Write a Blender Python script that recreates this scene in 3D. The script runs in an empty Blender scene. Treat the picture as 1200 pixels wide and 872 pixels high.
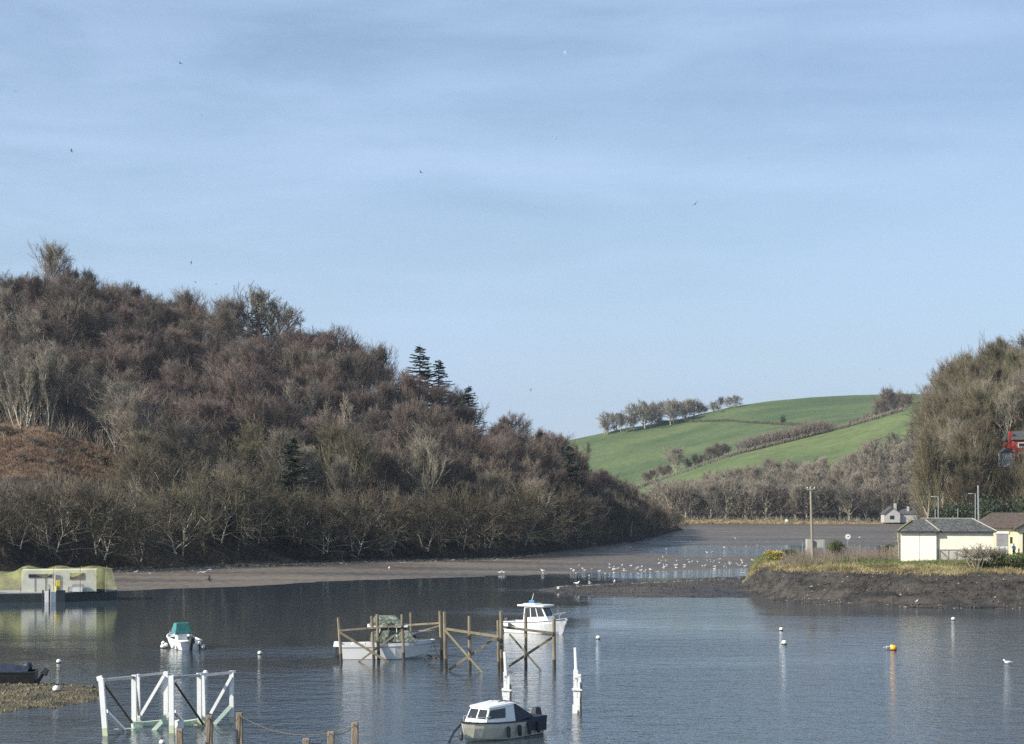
import bpy, math, random
import numpy as np
from mathutils import Vector, Matrix, noise as mn
random.seed(7); rnd = random.Random(11)
R = math.radians
F = 2000.0; H = 12.0; YH = 583.0
scene = bpy.context.scene
COL = scene.collection

# ------------------------------------------------------------------ measuring helpers
def at(u, y, D):            # design measurement -> world point at distance D
    return Vector(((u-600)/F*D, D, H+(YH-y)/F*D))
def gd(u, y, z=0.0):        # world point at height z
    D = F*(H-z)/(y-YH); return Vector(((u-600)/F*D, D, z))
def interp(u, pts):
    xs = [p[0] for p in pts]; ys = [p[1] for p in pts]
    return float(np.interp(u, xs, ys))
def nz(x, y, z=0.0): return mn.noise(Vector((x, y, z)))
def fbm(x, y, z=0.0, o=3):
    s = 0; a = 1.0; f = 1.0
    for i in range(o):
        s += a*mn.noise(Vector((x*f, y*f, z+i*7.3))); a *= .5; f *= 2.03
    return s

# ------------------------------------------------------------------ tagging
def tag(o, label=None, cat=None, group=None, kind=None):
    if label: o['label'] = label
    if cat: o['category'] = cat
    if group: o['group'] = group
    if kind: o['kind'] = kind
    return o
def thing(name, loc, label, cat, group=None, rz=0.0):
    o = bpy.data.objects.new(name, None); COL.objects.link(o)
    o.empty_display_size = .3
    o.location = loc; o.rotation_euler = (0, 0, rz)
    return tag(o, label, cat, group)
def copy_tree(root, loc, rz=0.0, sc=1.0, label=None, group=None, kids=None, cat=None):
    r = root.copy(); COL.objects.link(r)
    r.location = loc; r.rotation_euler = (0, 0, rz)
    r.scale = sc if isinstance(sc, tuple) else (sc, sc, sc)
    if label: r['label'] = label
    if group: r['group'] = group
    if cat: r['category'] = cat
    for ch in (kids if kids is not None else list(root.children)):
        c = ch.copy(); COL.objects.link(c); c.parent = r
    return r

# ------------------------------------------------------------------ mesh builder
class MB:
    def __init__(s): s.v = []; s.f = []; s.m = []; s.cur = 0
    def add(s, vs, fs):
        b = len(s.v); s.v.extend([tuple(v) for v in vs])
        for f in fs: s.f.append(tuple(i+b for i in f)); s.m.append(s.cur)
    def box(s, c, size, rot=None, taper=1.0):
        hx, hy, hz = size[0]/2, size[1]/2, size[2]/2
        vs = [Vector((x*hx*(taper if z > 0 else 1), y*hy*(taper if z > 0 else 1), z*hz)) for z in (-1, 1) for (x, y) in ((-1, -1), (1, -1), (1, 1), (-1, 1))]
        if rot is not None: vs = [rot @ v for v in vs]
        c = Vector(c)
        s.add([v+c for v in vs], [(3, 2, 1, 0), (4, 5, 6, 7), (0, 1, 5, 4), (1, 2, 6, 5), (2, 3, 7, 6), (3, 0, 4, 7)])
    def bar(s, a, b, w, t=None, up=(0, 0, 1)):          # rectangular beam a-b
        a = Vector(a); b = Vector(b); d = (b-a); t = t or w
        z = d.normalized(); u = Vector(up)
        if abs(z.dot(u)) > .95: u = Vector((0, 1, 0))
        x = z.cross(u).normalized(); y = x.cross(z).normalized()
        vs = [p+x*sx*w/2+y*sy*t/2 for p in (a, b) for sx, sy in ((-1, -1), (1, -1), (1, 1), (-1, 1))]
        s.add(vs, [(3, 2, 1, 0), (4, 5, 6, 7), (0, 1, 5, 4), (1, 2, 6, 5), (2, 3, 7, 6), (3, 0, 4, 7)])
    def tube(s, a, b, r0, r1=None, n=6, cap=True):
        a = Vector(a); b = Vector(b); r1 = r0 if r1 is None else r1
        z = (b-a).normalized() if (b-a).length > 1e-6 else Vector((0, 0, 1)); u = Vector((0, 0, 1)) if abs(z.z) < .9 else Vector((0, 1, 0))
        x = z.cross(u).normalized(); y = z.cross(x)
        vs = []
        for p, r in ((a, r0), (b, r1)):
            for k in range(n):
                t = 2*math.pi*k/n; vs.append(p+x*math.cos(t)*r+y*math.sin(t)*r)
        fs = [(k, (k+1) % n, n+(k+1) % n, n+k) for k in range(n)]
        if cap: fs += [tuple(range(n))[::-1], tuple(range(n, 2*n))]
        s.add(vs, fs)
    def path(s, pts, r, n=5):
        rr = r if isinstance(r, (list, tuple)) else [r]*len(pts)
        for i in range(len(pts)-1): s.tube(pts[i], pts[i+1], rr[i], rr[i+1], n)
    def lathe(s, c, prof, n=12, axis='z'):
        c = Vector(c); vs = []; k0 = len(prof)
        for (r, z) in prof:
            for k in range(n):
                t = 2*math.pi*k/n
                p = Vector((r*math.cos(t), r*math.sin(t), z))
                if axis == 'x': p = Vector((p.z, p.x, p.y))
                if axis == 'y': p = Vector((p.x, p.z, p.y))
                vs.append(c+p)
        fs = []
        for i in range(k0-1):
            for k in range(n): fs.append((i*n+k, i*n+(k+1) % n, (i+1)*n+(k+1) % n, (i+1)*n+k))
        fs.append(tuple(range(n))[::-1]); fs.append(tuple((k0-1)*n+k for k in range(n)))
        s.add(vs, fs)
    def ball(s, c, r, n=10, sz=(1, 1, 1)):
        c = Vector(c); vs = []; m = n//2+1
        for i in range(m+1):
            ph = math.pi*i/m
            for k in range(n):
                t = 2*math.pi*k/n
                vs.append(c+Vector((math.sin(ph)*math.cos(t)*sz[0], math.sin(ph)*math.sin(t)*sz[1], math.cos(ph)*sz[2]))*r)
        fs = [(i*n+k, (i+1)*n+k, (i+1)*n+(k+1) % n, i*n+(k+1) % n) for i in range(m) for k in range(n)]
        s.add(vs, fs)
    def quad(s, a, b, c, d): s.add([a, b, c, d], [(0, 1, 2, 3)])
    def mesh(s, name, mats, origin=None, smooth=False):
        me = bpy.data.meshes.new(name)
        v = s.v if origin is None else [(a[0]-origin[0], a[1]-origin[1], a[2]-origin[2]) for a in s.v]
        me.from_pydata(v, [], s.f)
        if not isinstance(mats, (list, tuple)): mats = [mats]
        for m in mats: me.materials.append(m)
        if len(mats) > 1: me.polygons.foreach_set('material_index', s.m)
        if smooth: me.polygons.foreach_set('use_smooth', [True]*len(me.polygons))
        me.update(); return me
    def build(s, name, mats, parent=None, origin=None, smooth=False, bevel=0):
        me = s.mesh(name, mats, origin, smooth)
        o = bpy.data.objects.new(name, me); COL.objects.link(o)
        if parent is not None: o.parent = parent
        if bevel:
            md = o.modifiers.new('bevel', 'BEVEL'); md.width = bevel; md.segments = 2; md.limit_method = 'ANGLE'
        return o

# ------------------------------------------------------------------ materials
def ns(m): return m.node_tree.nodes, m.node_tree.links
def mat(name, c, c2=None, rough=.7, scale=3.0, bump=0.0, bscale=None, rv=0.0, hue=0.0, metal=0.0, coord='Object', stretch=(1, 1, 1), spec=.5, lo=.35, hi=.65):
    m = bpy.data.materials.new(name); m.use_nodes = True
    N, L = ns(m); b = N['Principled BSDF']
    b.inputs['Roughness'].default_value = rough; b.inputs['Metallic'].default_value = metal
    b.inputs['Specular IOR Level'].default_value = spec
    tc = N.new('ShaderNodeTexCoord'); mp = N.new('ShaderNodeMapping'); mp.inputs['Scale'].default_value = stretch
    L.new(tc.outputs[coord], mp.inputs['Vector'])
    out = None
    if c2 is not None:
        n = N.new('ShaderNodeTexNoise'); n.inputs['Scale'].default_value = scale; n.inputs['Detail'].default_value = 5; n.inputs['Roughness'].default_value = .6
        L.new(mp.outputs[0], n.inputs['Vector'])
        r = N.new('ShaderNodeValToRGB'); r.color_ramp.elements[0].position = lo; r.color_ramp.elements[1].position = hi
        r.color_ramp.elements[0].color = (*c, 1); r.color_ramp.elements[1].color = (*c2, 1)
        L.new(n.outputs['Fac'], r.inputs[0]); out = r.outputs[0]
    else:
        rgb = N.new('ShaderNodeRGB'); rgb.outputs[0].default_value = (*c, 1); out = rgb.outputs[0]
    if rv or hue:
        oi = N.new('ShaderNodeObjectInfo'); hs = N.new('ShaderNodeHueSaturation')
        mv = N.new('ShaderNodeMapRange'); mv.inputs['To Min'].default_value = 1-rv; mv.inputs['To Max'].default_value = 1+rv
        L.new(oi.outputs['Random'], mv.inputs[0]); L.new(mv.outputs[0], hs.inputs['Value'])
        m2 = N.new('ShaderNodeMath'); m2.operation = 'MULTIPLY'; m2.inputs[1].default_value = 7.31
        m3 = N.new('ShaderNodeMath'); m3.operation = 'FRACT'; L.new(oi.outputs['Random'], m2.inputs[0]); L.new(m2.outputs[0], m3.inputs[0])
        mh = N.new('ShaderNodeMapRange'); mh.inputs['To Min'].default_value = .5-hue; mh.inputs['To Max'].default_value = .5+hue
        L.new(m3.outputs[0], mh.inputs[0]); L.new(mh.outputs[0], hs.inputs['Hue'])
        L.new(out, hs.inputs['Color']); out = hs.outputs[0]
    L.new(out, b.inputs['Base Color'])
    if bump:
        n2 = N.new('ShaderNodeTexNoise'); n2.inputs['Scale'].default_value = bscale or scale*3; n2.inputs['Detail'].default_value = 4
        L.new(mp.outputs[0], n2.inputs['Vector'])
        bp = N.new('ShaderNodeBump'); bp.inputs['Distance'].default_value = bump; L.new(n2.outputs['Fac'], bp.inputs['Height'])
        L.new(bp.outputs[0], b.inputs['Normal'])
    return m
M = {}
M['bark'] = mat('grey_bark', (.24, .215, .165), (.40, .365, .285), scale=1.5, rough=.9, rv=.3)
M['bark_pale'] = mat('pale_bark', (.36, .34, .26), (.55, .52, .41), scale=1.5, rough=.9, rv=.25)
M['bark_dark'] = mat('dark_bark', (.06, .05, .04), (.12, .10, .075), scale=1.5, rough=.9, rv=.2)
M['twig'] = mat('brown_twigs', (.120, .095, .074), (.215, .172, .135), scale=.35, rough=.9, rv=.22, hue=.012)
M['twig_red'] = mat('reddish_twigs', (.122, .089, .072), (.205, .155, .126), scale=.35, rough=.9, rv=.22, hue=.008)
M['twig_grey'] = mat('grey_twigs', (.17, .145, .110), (.28, .245, .185), scale=.35, rough=.9, rv=.25, hue=.015)
M['twig_shore'] = mat('shore_twigs', (.075, .062, .038), (.165, .142, .092), scale=.35, rough=.9, rv=.2, hue=.012)
M['twig_olive'] = mat('olive_twigs', (.085, .074, .042), (.18, .155, .095), scale=.35, rough=.9, rv=.25, hue=.02)
M['fir'] = mat('fir_needles', (.020, .034, .020), (.052, .076, .040), scale=.9, rough=.8, rv=.2)
M['ivy'] = mat('ivy_leaves', (.020, .032, .014), (.05, .065, .028), scale=.8, rough=.55, rv=.25)
M['shrub'] = mat('shrub_leaves', (.05, .075, .02), (.11, .13, .04), scale=1.2, rough=.6, rv=.2)
M['gorse'] = mat('gorse_flowers', (.62, .42, .02), (.75, .55, .04), scale=3, rough=.6)
M['litter'] = mat('woodland_floor', (.010, .008, .006), (.028, .020, .014), scale=.12, rough=.95, bump=.3, bscale=1.2)  # near-black colour carries the shade under the trees
M['bracken'] = mat('bracken', (.085, .052, .032), (.20, .130, .078), scale=.35, rough=.95)
M['white_paint'] = mat('white_paint', (.80, .80, .77), (.66, .66, .60), scale=1.4, rough=.5, lo=.5, hi=.8)
M['white_gel'] = mat('white_gelcoat', (.80, .80, .78), (.72, .72, .68), scale=1.0, rough=.25, lo=.45, hi=.8)
M['cream_gel'] = mat('cream_hull_paint', (.62, .59, .48), (.42, .40, .31), scale=2.0, rough=.45, lo=.45, hi=.75)
M['teal_paint'] = mat('pale_teal_weathered_paint', (.42, .58, .52), (.60, .66, .45), scale=1.2, rough=.6)
M['weed_base'] = mat('algae_stained_paint', (.50, .52, .24), (.62, .68, .56), scale=1.5, rough=.6)
M['dark_glass'] = mat('dark_window_glass', (.03, .035, .04), rough=.06)
M['black'] = mat('black_rubber', (.015, .016, .018), (.04, .04, .042), scale=3, rough=.5)
M['navy'] = mat('navy_tarp', (.012, .018, .035), (.03, .04, .06), scale=2, rough=.6, bump=.03, bscale=5)
M['teal_canvas'] = mat('teal_canvas', (.035, .16, .15), (.06, .24, .22), scale=2.5, rough=.75, bump=.02)
M['camo'] = mat('mottled_green_canvas', (.08, .10, .07), (.27, .29, .24), scale=5.5, rough=.8, bump=.03, lo=.47, hi=.6)
M['steel'] = mat('galvanised_steel', (.42, .43, .42), (.55, .56, .55), scale=4, rough=.4, metal=.6)
M['timber'] = mat('weathered_timber', (.13, .105, .070), (.27, .23, .155), scale=2.5, rough=.85, stretch=(1, 1, .3), bump=.01)
M['timber_dark'] = mat('wet_and_shaded_dark_timber', (.035, .03, .022), (.08, .065, .045), scale=2.5, rough=.5)  # wet wood, also the painted-in shade of two cradle braces
M['timber_yellow'] = mat('fresh_yellowish_timber', (.25, .20, .11), (.38, .32, .18), scale=2.5, rough=.8)
M['post_wood'] = mat('old_post_wood', (.15, .115, .085), (.30, .25, .19), scale=7, rough=.9, stretch=(1, 1, .2), bump=.02)
M['rope'] = mat('old_rope', (.10, .09, .065), (.17, .155, .115), scale=20, rough=.95)
M['peeling'] = mat('peeling_white_paint', (.82, .82, .78), (.10, .085, .065), scale=2.4, rough=.6, stretch=(1, 1, .5), lo=.57, hi=.62)
M['slate'] = mat('slate_roof', (.035, .036, .038), (.13, .13, .115), scale=3.2, rough=.7, bump=.03, bscale=6)
M['moss'] = mat('mossy_roof_edge', (.12, .12, .04), (.22, .20, .08), scale=4, rough=.9)
M['tile'] = mat('brown_roof_tiles', (.062, .046, .036), (.13, .098, .075), scale=3.5, rough=.85, bump=.03, bscale=9)
M['cream_wall'] = mat('bright_cream_wall', (.80, .77, .64), (.74, .71, .58), scale=.8, rough=.7, lo=.4, hi=.8)
M['beige_wall'] = mat('beige_render_wall', (.78, .74, .61), (.66, .62, .49), scale=.7, rough=.8)
M['yellow_wall'] = mat('pale_yellow_wall', (.76, .70, .48), (.68, .62, .42), scale=.7, rough=.8)
M['grey_shutter'] = mat('grey_roller_shutter', (.22, .22, .23), (.28, .28, .29), scale=2, rough=.5)
M['red_paint'] = mat('red_painted_render', (.36, .050, .042), (.27, .038, .032), scale=1, rough=.7)
M['white_wall'] = mat('white_house_wall', (.50, .49, .46), (.40, .39, .37), scale=.8, rough=.8)
M['stone'] = mat('grey_stone_wall', (.17, .165, .155), (.28, .27, .25), scale=1.6, rough=.9, bump=.05)
M['concrete'] = mat('concrete', (.33, .32, .28), (.44, .43, .39), scale=1.5, rough=.85)
M['pole_wood'] = mat('creosoted_pole', (.22, .19, .14), (.32, .28, .21), scale=2, rough=.85, stretch=(1, 1, .1))
M['green_mesh'] = mat('green_fence_paint', (.02, .07, .055), rough=.5)
M['orange'] = mat('orange_buoy_plastic', (.85, .42, .02), (.75, .34, .02), scale=2, rough=.4)
M['dk_green'] = mat('dark_green_hull_paint', (.008, .016, .017), (.02, .03, .03), scale=1.2, rough=.45)
M['gull_white'] = mat('white_feathers', (.80, .80, .80), rough=.7)
M['gull_grey'] = mat('grey_wing_feathers', (.42, .44, .47), rough=.7)
M['dark_feather'] = mat('dark_feathers', (.03, .03, .035), rough=.7)
M['skin'] = mat('skin', (.50, .32, .24), rough=.6)
M['blue_shirt'] = mat('light_blue_shirt', (.22, .42, .68), rough=.8)
M['dark_cloth'] = mat('dark_trousers', (.02, .025, .035), rough=.9)
M['dry'] = mat('dry_grass', (.13, .10, .05), (.44, .35, .18), scale=.45, rough=.9, lo=.40, hi=.62)
M['green_grass'] = mat('green_grass', (.07, .105, .028), (.14, .18, .055), scale=1.5, rough=.9)
M['fender'] = mat('white_fender', (.75, .74, .68), rough=.4)
M['yellow'] = mat('yellow_oilskin', (.75, .60, .05), rough=.5)
M['blue_plastic'] = mat('blue_cover', (.03, .17, .42), rough=.5)

def glass_net():
    m = bpy.data.materials.new('yellow_green_netting'); m.use_nodes = True; N, L = ns(m)
    b = N['Principled BSDF']; b.inputs['Base Color'].default_value = (.52, .53, .22, 1); b.inputs['Roughness'].default_value = .9
    tc = N.new('ShaderNodeTexCoord'); n = N.new('ShaderNodeTexNoise'); n.inputs['Scale'].default_value = .9; n.inputs['Detail'].default_value = 3
    L.new(tc.outputs['Object'], n.inputs['Vector'])
    mr = N.new('ShaderNodeMapRange'); mr.inputs['From Min'].default_value = .35; mr.inputs['From Max'].default_value = .65
    mr.inputs['To Min'].default_value = .12; mr.inputs['To Max'].default_value = .42
    L.new(n.outputs['Fac'], mr.inputs[0]); L.new(mr.outputs[0], b.inputs['Alpha']); return m
M['net'] = glass_net()

# mud
def mud_mat(name, c, c2, wet=.35, ws=(.02, .09, 1)):
    m = bpy.data.materials.new(name); m.use_nodes = True; N, L = ns(m); b = N['Principled BSDF']
    g = N.new('ShaderNodeNewGeometry'); mp = N.new('ShaderNodeMapping'); mp.inputs['Scale'].default_value = ws
    L.new(g.outputs['Position'], mp.inputs['Vector'])
    n = N.new('ShaderNodeTexNoise'); n.inputs['Scale'].default_value = 1; n.inputs['Detail'].default_value = 5; L.new(mp.outputs[0], n.inputs['Vector'])
    n3 = N.new('ShaderNodeTexNoise'); n3.inputs['Scale'].default_value = .9; n3.inputs['Detail'].default_value = 6; L.new(g.outputs['Position'], n3.inputs['Vector'])
    mx0 = N.new('ShaderNodeMath'); mx0.operation = 'ADD'
    L.new(n.outputs['Fac'], mx0.inputs[0]); L.new(n3.outputs['Fac'], mx0.inputs[1])
    hf = N.new('ShaderNodeMath'); hf.operation = 'MULTIPLY'; hf.inputs[1].default_value = .5; L.new(mx0.outputs[0], hf.inputs[0])
    r = N.new('ShaderNodeValToRGB'); r.color_ramp.elements[0].position = .4; r.color_ramp.elements[1].position = .6
    r.color_ramp.elements[0].color = (*c, 1); r.color_ramp.elements[1].color = (*c2, 1)
    L.new(hf.outputs[0], r.inputs[0]); L.new(r.outputs[0], b.inputs['Base Color'])
    mr = N.new('ShaderNodeMapRange'); mr.inputs['From Min'].default_value = .42; mr.inputs['From Max'].default_value = .58
    mr.inputs['To Min'].default_value = wet; mr.inputs['To Max'].default_value = .85
    L.new(n.outputs['Fac'], mr.inputs[0]); L.new(mr.outputs[0], b.inputs['Roughness'])
    bp = N.new('ShaderNodeBump'); bp.inputs['Distance'].default_value = .12; L.new(n3.outputs['Fac'], bp.inputs['Height']); L.new(bp.outputs[0], b.inputs['Normal'])
    return m
M['mud'] = mud_mat('wet_mud', (.060, .047, .033), (.165, .135, .100), .5)
M['mud_dark'] = mud_mat('dark_weedy_mud', (.018, .016, .013), (.068, .058, .047), .6, (.1, .3, 1))
M['mud_weed'] = mud_mat('seaweed_shingle', (.045, .038, .020), (.15, .125, .07), .6, (.3, .7, 1))

def water_mat():
    m = bpy.data.materials.new('river_water'); m.use_nodes = True; N, L = ns(m); b = N['Principled BSDF']
    b.inputs['Base Color'].default_value = (.044, .060, .072, 1); b.inputs['Roughness'].default_value = .05; b.inputs['IOR'].default_value = 1.46
    g = N.new('ShaderNodeNewGeometry')
    def nzn(scale, st, det=3, ro=.5):
        mp = N.new('ShaderNodeMapping'); mp.inputs['Scale'].default_value = st; L.new(g.outputs['Position'], mp.inputs['Vector'])
        n = N.new('ShaderNodeTexNoise'); n.inputs['Scale'].default_value = scale; n.inputs['Detail'].default_value = det; n.inputs['Roughness'].default_value = ro
        L.new(mp.outputs[0], n.inputs['Vector']); return n.outputs['Fac']
    big = nzn(1, (.014, .035, 1), 4, .55)      # wind patches
    fine = nzn(1.9, (.75, 1.0, 1), 3, .62)
    mid = nzn(.45, (.7, 1.1, 1), 2, .5)
    # breeze grows toward the open reach and the camera
    sp = N.new('ShaderNodeSeparateXYZ'); L.new(g.outputs['Position'], sp.inputs[0])
    ry = N.new('ShaderNodeMapRange'); ry.inputs['From Min'].default_value = 88; ry.inputs['From Max'].default_value = 190
    ry.inputs['To Min'].default_value = .20; ry.inputs['To Max'].default_value = -.16; L.new(sp.outputs['Y'], ry.inputs[0])
    rx = N.new('ShaderNodeMapRange'); rx.inputs['From Min'].default_value = -38; rx.inputs['From Max'].default_value = 12
    rx.inputs['To Min'].default_value = -.12; rx.inputs['To Max'].default_value = .08; L.new(sp.outputs['X'], rx.inputs[0])
    rf = N.new('ShaderNodeMapRange'); rf.inputs['From Min'].default_value = 250; rf.inputs['From Max'].default_value = 340
    rf.inputs['To Min'].default_value = 0; rf.inputs['To Max'].default_value = .45; L.new(sp.outputs['Y'], rf.inputs[0])
    a0 = N.new('ShaderNodeMath'); a0.operation = 'ADD'; L.new(ry.outputs[0], a0.inputs[0]); L.new(rf.outputs[0], a0.inputs[1])
    a1 = N.new('ShaderNodeMath'); a1.operation = 'ADD'; L.new(a0.outputs[0], a1.inputs[0]); L.new(rx.outputs[0], a1.inputs[1])
    a2 = N.new('ShaderNodeMath'); a2.operation = 'ADD'; L.new(a1.outputs[0], a2.inputs[0]); L.new(big, a2.inputs[1])
    mr = N.new('ShaderNodeMapRange'); mr.inputs['From Min'].default_value = .40; mr.inputs['From Max'].default_value = .66
    mr.inputs['To Min'].default_value = .10; mr.inputs['To Max'].default_value = 1.0; L.new(a2.outputs[0], mr.inputs[0])
    b1 = N.new('ShaderNodeBump'); b1.inputs['Distance'].default_value = .075; L.new(fine, b1.inputs['Height']); L.new(mr.outputs[0], b1.inputs['Strength'])
    b2 = N.new('ShaderNodeBump'); b2.inputs['Distance'].default_value = .09; L.new(mid, b2.inputs['Height'])
    md_ = N.new('ShaderNodeMapRange'); md_.inputs['From Min'].default_value = 290; md_.inputs['From Max'].default_value = 350; md_.inputs['To Min'].default_value = .09; md_.inputs['To Max'].default_value = .38
    L.new(sp.outputs['Y'], md_.inputs[0]); L.new(md_.outputs[0], b2.inputs['Distance']); L.new(mr.outputs[0], b2.inputs['Strength'])
    L.new(b1.outputs[0], b2.inputs['Normal']); L.new(b2.outputs[0], b.inputs['Normal'])
    return m
M['water'] = water_mat()

# ------------------------------------------------------------------ terrain functions
S1 = [(-900, 712), (0, 697), (120, 693), (240, 689), (400, 681), (580, 674), (700, 673), (800, 671), (900, 666), (1100, 664), (2100, 664)]
VF = [(-900, 690), (0, 668), (100, 664), (300, 657), (430, 653), (600, 648), (660, 642), (740, 632), (790, 621), (830, 616)]
TS = [(-900, 250), (-200, 315), (0, 330), (25, 315), (60, 303), (95, 315), (150, 330), (200, 350), (300, 353), (330, 370), (400, 393), (440, 412), (480, 438), (500, 450), (560, 480), (600, 487), (650, 503), (690, 522), (720, 548), (750, 566), (775, 588), (790, 604), (800, 614), (830, 622)]
WD = [(-900, 200), (0, 165), (300, 145), (600, 105), (700, 80), (760, 50), (790, 28), (830, 10)]
def hill_l(u):
    vf = interp(u, VF); Df = F*(H-1.2)/(vf-YH); Dr = Df+interp(u, WD)
    off = 11.5*F/Dr*(1.0 if u < 700 else max(.25, 1-(u-700)/150))
    yr = interp(u, TS)+off
    zr = H+(YH-yr)*Dr/F
    return Df, Dr, zr
def z_left(x, D):
    u = 600+x/D*F
    if u > 815: return -2.0
    Df, Dr, zr = hill_l(u)
    if D < Df: return max(-2.0, 1.0-(Df-D)*.35)
    t = (D-Df)/(Dr-Df)
    if t <= 1:
        z = 1.0+(zr-1.0)*(.07*min(t/.04, 1)+.93*t**.95)
    else: z = zr-(D-Dr)*.12-2*min(1, (t-1)*2)
    z += fbm(x*.03, D*.03, 1)*min(1, t*4)*2.2
    return max(z, -2.0)
SU = [(630, 691), (654, 687.5), (760, 683), (870, 677), (950, 672), (2100, 660)]
SL = [(630, 693.5), (660, 697), (700, 699), (880, 701), (930, 706), (1000, 709.5), (1100, 712), (1250, 713), (2100, 720)]
def vD(v): return F*H/(v-YH)
def z_mud(x, D):
    u = 600+x/max(D, 1)*F
    n = fbm(x*.02, D*.012, 3, 4)*.10+fbm(x*.3, D*.3, 9, 2)*.02
    D1 = vD(interp(u, S1)); d = D-D1; cap = interp(u, [(500, 1.15), (750, 1.5)]); sl = interp(u, [(450, .014), (720, .0045)])
    s = d*sl
    if u > 735:
        w = min(1, (u-735)/70); mid = 386; hw = 40*w+fbm(u*.02, 5)*6
        e = (abs(D-mid)-hw)
        if D < 414+40: s = min(s, e*.008) if w > .02 else s
        else: s = min(s, e*.0045)
        # minor runnels on the far flat
        if D > 430: s -= .16*max(0, 1-abs(D-468-fbm(u*.01, 2)*10)/9)*min(1, (u-735)/60)*3
    z1 = min(cap, s)
    z = max(z1, -.6)+(n if z1 > -.2 else 0)*(.35 if u > 700 else 1)
    m = 0
    if u > 612:
        Dn = vD(interp(u, SL)); Df = vD(interp(u, SU))
        s2 = min(D-Dn, Df-D+1.5)*.045; z2 = min(.55, s2)+fbm(x*.25, D*.25, 4, 3)*.10-(.12 if u < 660 else 0)
        if u < 632: z2 -= (632-u)*.03
        if z2 > z: z = z2; m = 1
    # seaweed patch by the dark boat
    if u < 150 and D < 125:
        s3 = min(D-vD(interp(u, [(-900, 850), (0, 834), (60, 829), (110, 822), (130, 815)])), vD(interp(u, [(-900, 795), (0, 797), (110, 805), (130, 810)]))-D)
        z3 = min(.35, s3*.07)+fbm(x*.5, D*.5, 6, 3)*.09
        if u > 118: z3 -= (u-118)*.012
        if z3 > z: z = z3; m = 2
    if D < 77: z4 = (77-D)*.07; z = max(z, min(z4, 1.5)); m = 2 if z == z4 else m
    return z, m
HF = [(868, 692), (900, 702), (930, 706), (1000, 709.5), (1100, 712), (1250, 713), (2100, 720)]
def head_par(u):
    Dfoot = vD(interp(u, HF))-1
    Dc = Dfoot+8.0; back = interp(u, [(868, 226), (885, 232), (1040, 232), (1075, 330), (1120, 560), (2100, 560)])
    return Dfoot, Dc, back
def z_head(x, D):
    u = 600+x/D*F
    if u < 857: return -1.0
    Df, Dc, bk = head_par(u)
    nn = fbm(x*.25, D*.25, 2, 3)
    e = min(1, max(0, (u-858)/40)); e = e*e*(3-2*e)
    if D < Df: return -.6
    if D > bk: return max(-1.0, 4.5*e-(D-bk)*.5)
    if D < Dc: t = (D-Df)/(Dc-Df); z = float(np.interp(t, [0, .4, .9, 1], [-.1, .55, 3.1, 3.5]))+nn*.14+fbm(x*.09, D*.09, 12, 2)*.3*t
    else: z = 3.4+min((D-Dc)/9, 1)*1.2+nn*.16
    return z*e+(1-e)*-.2
RS = [(1040, 612), (1062, 572), (1080, 535), (1105, 498), (1130, 484), (1160, 466), (1200, 448), (1400, 385), (2100, 340)]
def z_right(x, D):
    u = 600+x/D*F
    if u < 1035: return -2
    Df = interp(u, [(1035, 385), (1075, 330), (1120, 290), (1200, 268), (2100, 240)]); Dr = interp(u, [(1035, 400), (1100, 430), (1200, 445), (2100, 480)])
    zr = H+(YH-interp(u, RS))*Dr/F
    t = (D-Df)/(Dr-Df)
    e = min(1, max(0, (u-1064)/30))
    if t < 0: z = max(-2, 4.3+t*30)
    elif t > 1: z = zr-(D-Dr)*.15
    else: z = 4.3+(zr-4.3)*t**.85+fbm(x*.04, D*.04, 8)*2*min(1, t*3)
    return z*e-1.5*(1-e)
YA = [(600, 606), (760, 606), (787, 601), (856, 588), (925, 577), (988, 563), (1024, 545), (1049, 528), (1100, 505), (2100, 470)]
YB = [(600, 612), (740, 575), (760, 568), (771, 565), (853, 536), (875, 529), (964, 507), (1024, 492), (1049, 485), (1100, 472), (2100, 440)]
YC = [(-200, 545), (600, 532), (640, 522), (680, 513), (700, 509), (730, 502), (790, 492), (860, 476), (900, 470), (950, 465), (1000, 463), (1060, 462), (1300, 470), (2100, 480)]
FD = [690, 705, 800, 960, 1020, 1100, 1380, 1700, 2600, 6000]
def far_y(u, D):
    yb = interp(u, YB); yc = interp(u, YC); ya = max(interp(u, YA), yb+3)
    yb = max(yb, yc+4)
    ys = [616, 611, ya, yb, yb+5, yb+14 if yb > yc+20 else yb+8, yc, yc+6, YH+.0-2, YH-3]
    return float(np.interp(D, FD, ys))
def z_far(x, D):
    u = 600+x/D*F
    return H+(YH-far_y(u, D))*D/F+fbm(x*.012, D*.012, 5)*.8

def grid(name, us, Ds, zf, mats, mf=None, label=None, smooth=True):
    vs = []; mi = []
    for D in Ds:
        for u in us:
            x = (u-600)/F*D; r = zf(x, D)
            z, m = r if isinstance(r, tuple) else (r, 0)
            vs.append((x, D, z)); mi.append(m)
    nu = len(us); fs = []; fm = []
    for j in range(len(Ds)-1):
        for i in range(nu-1):
            a = j*nu+i; fs.append((a, a+1, a+nu+1, a+nu)); fm.append(max(mi[a], mi[a+1], mi[a+nu], mi[a+nu+1]) if mf is None else mf(us[i], Ds[j]))
    me = bpy.data.meshes.new(name); me.from_pydata(vs, [], fs)
    for m in mats: me.materials.append(m)
    me.polygons.foreach_set('material_index', fm)
    if smooth: me.polygons.foreach_set('use_smooth', [True]*len(fs))
    o = bpy.data.objects.new(name, me); COL.objects.link(o)
    return tag(o, label, None, None, 'structure')
def seq(*segs):
    out = []
    for a, b, s in segs:
        x = a
        while x < b-1e-6: out.append(x); x += s
    out.append(segs[-1][1]); return out

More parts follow.
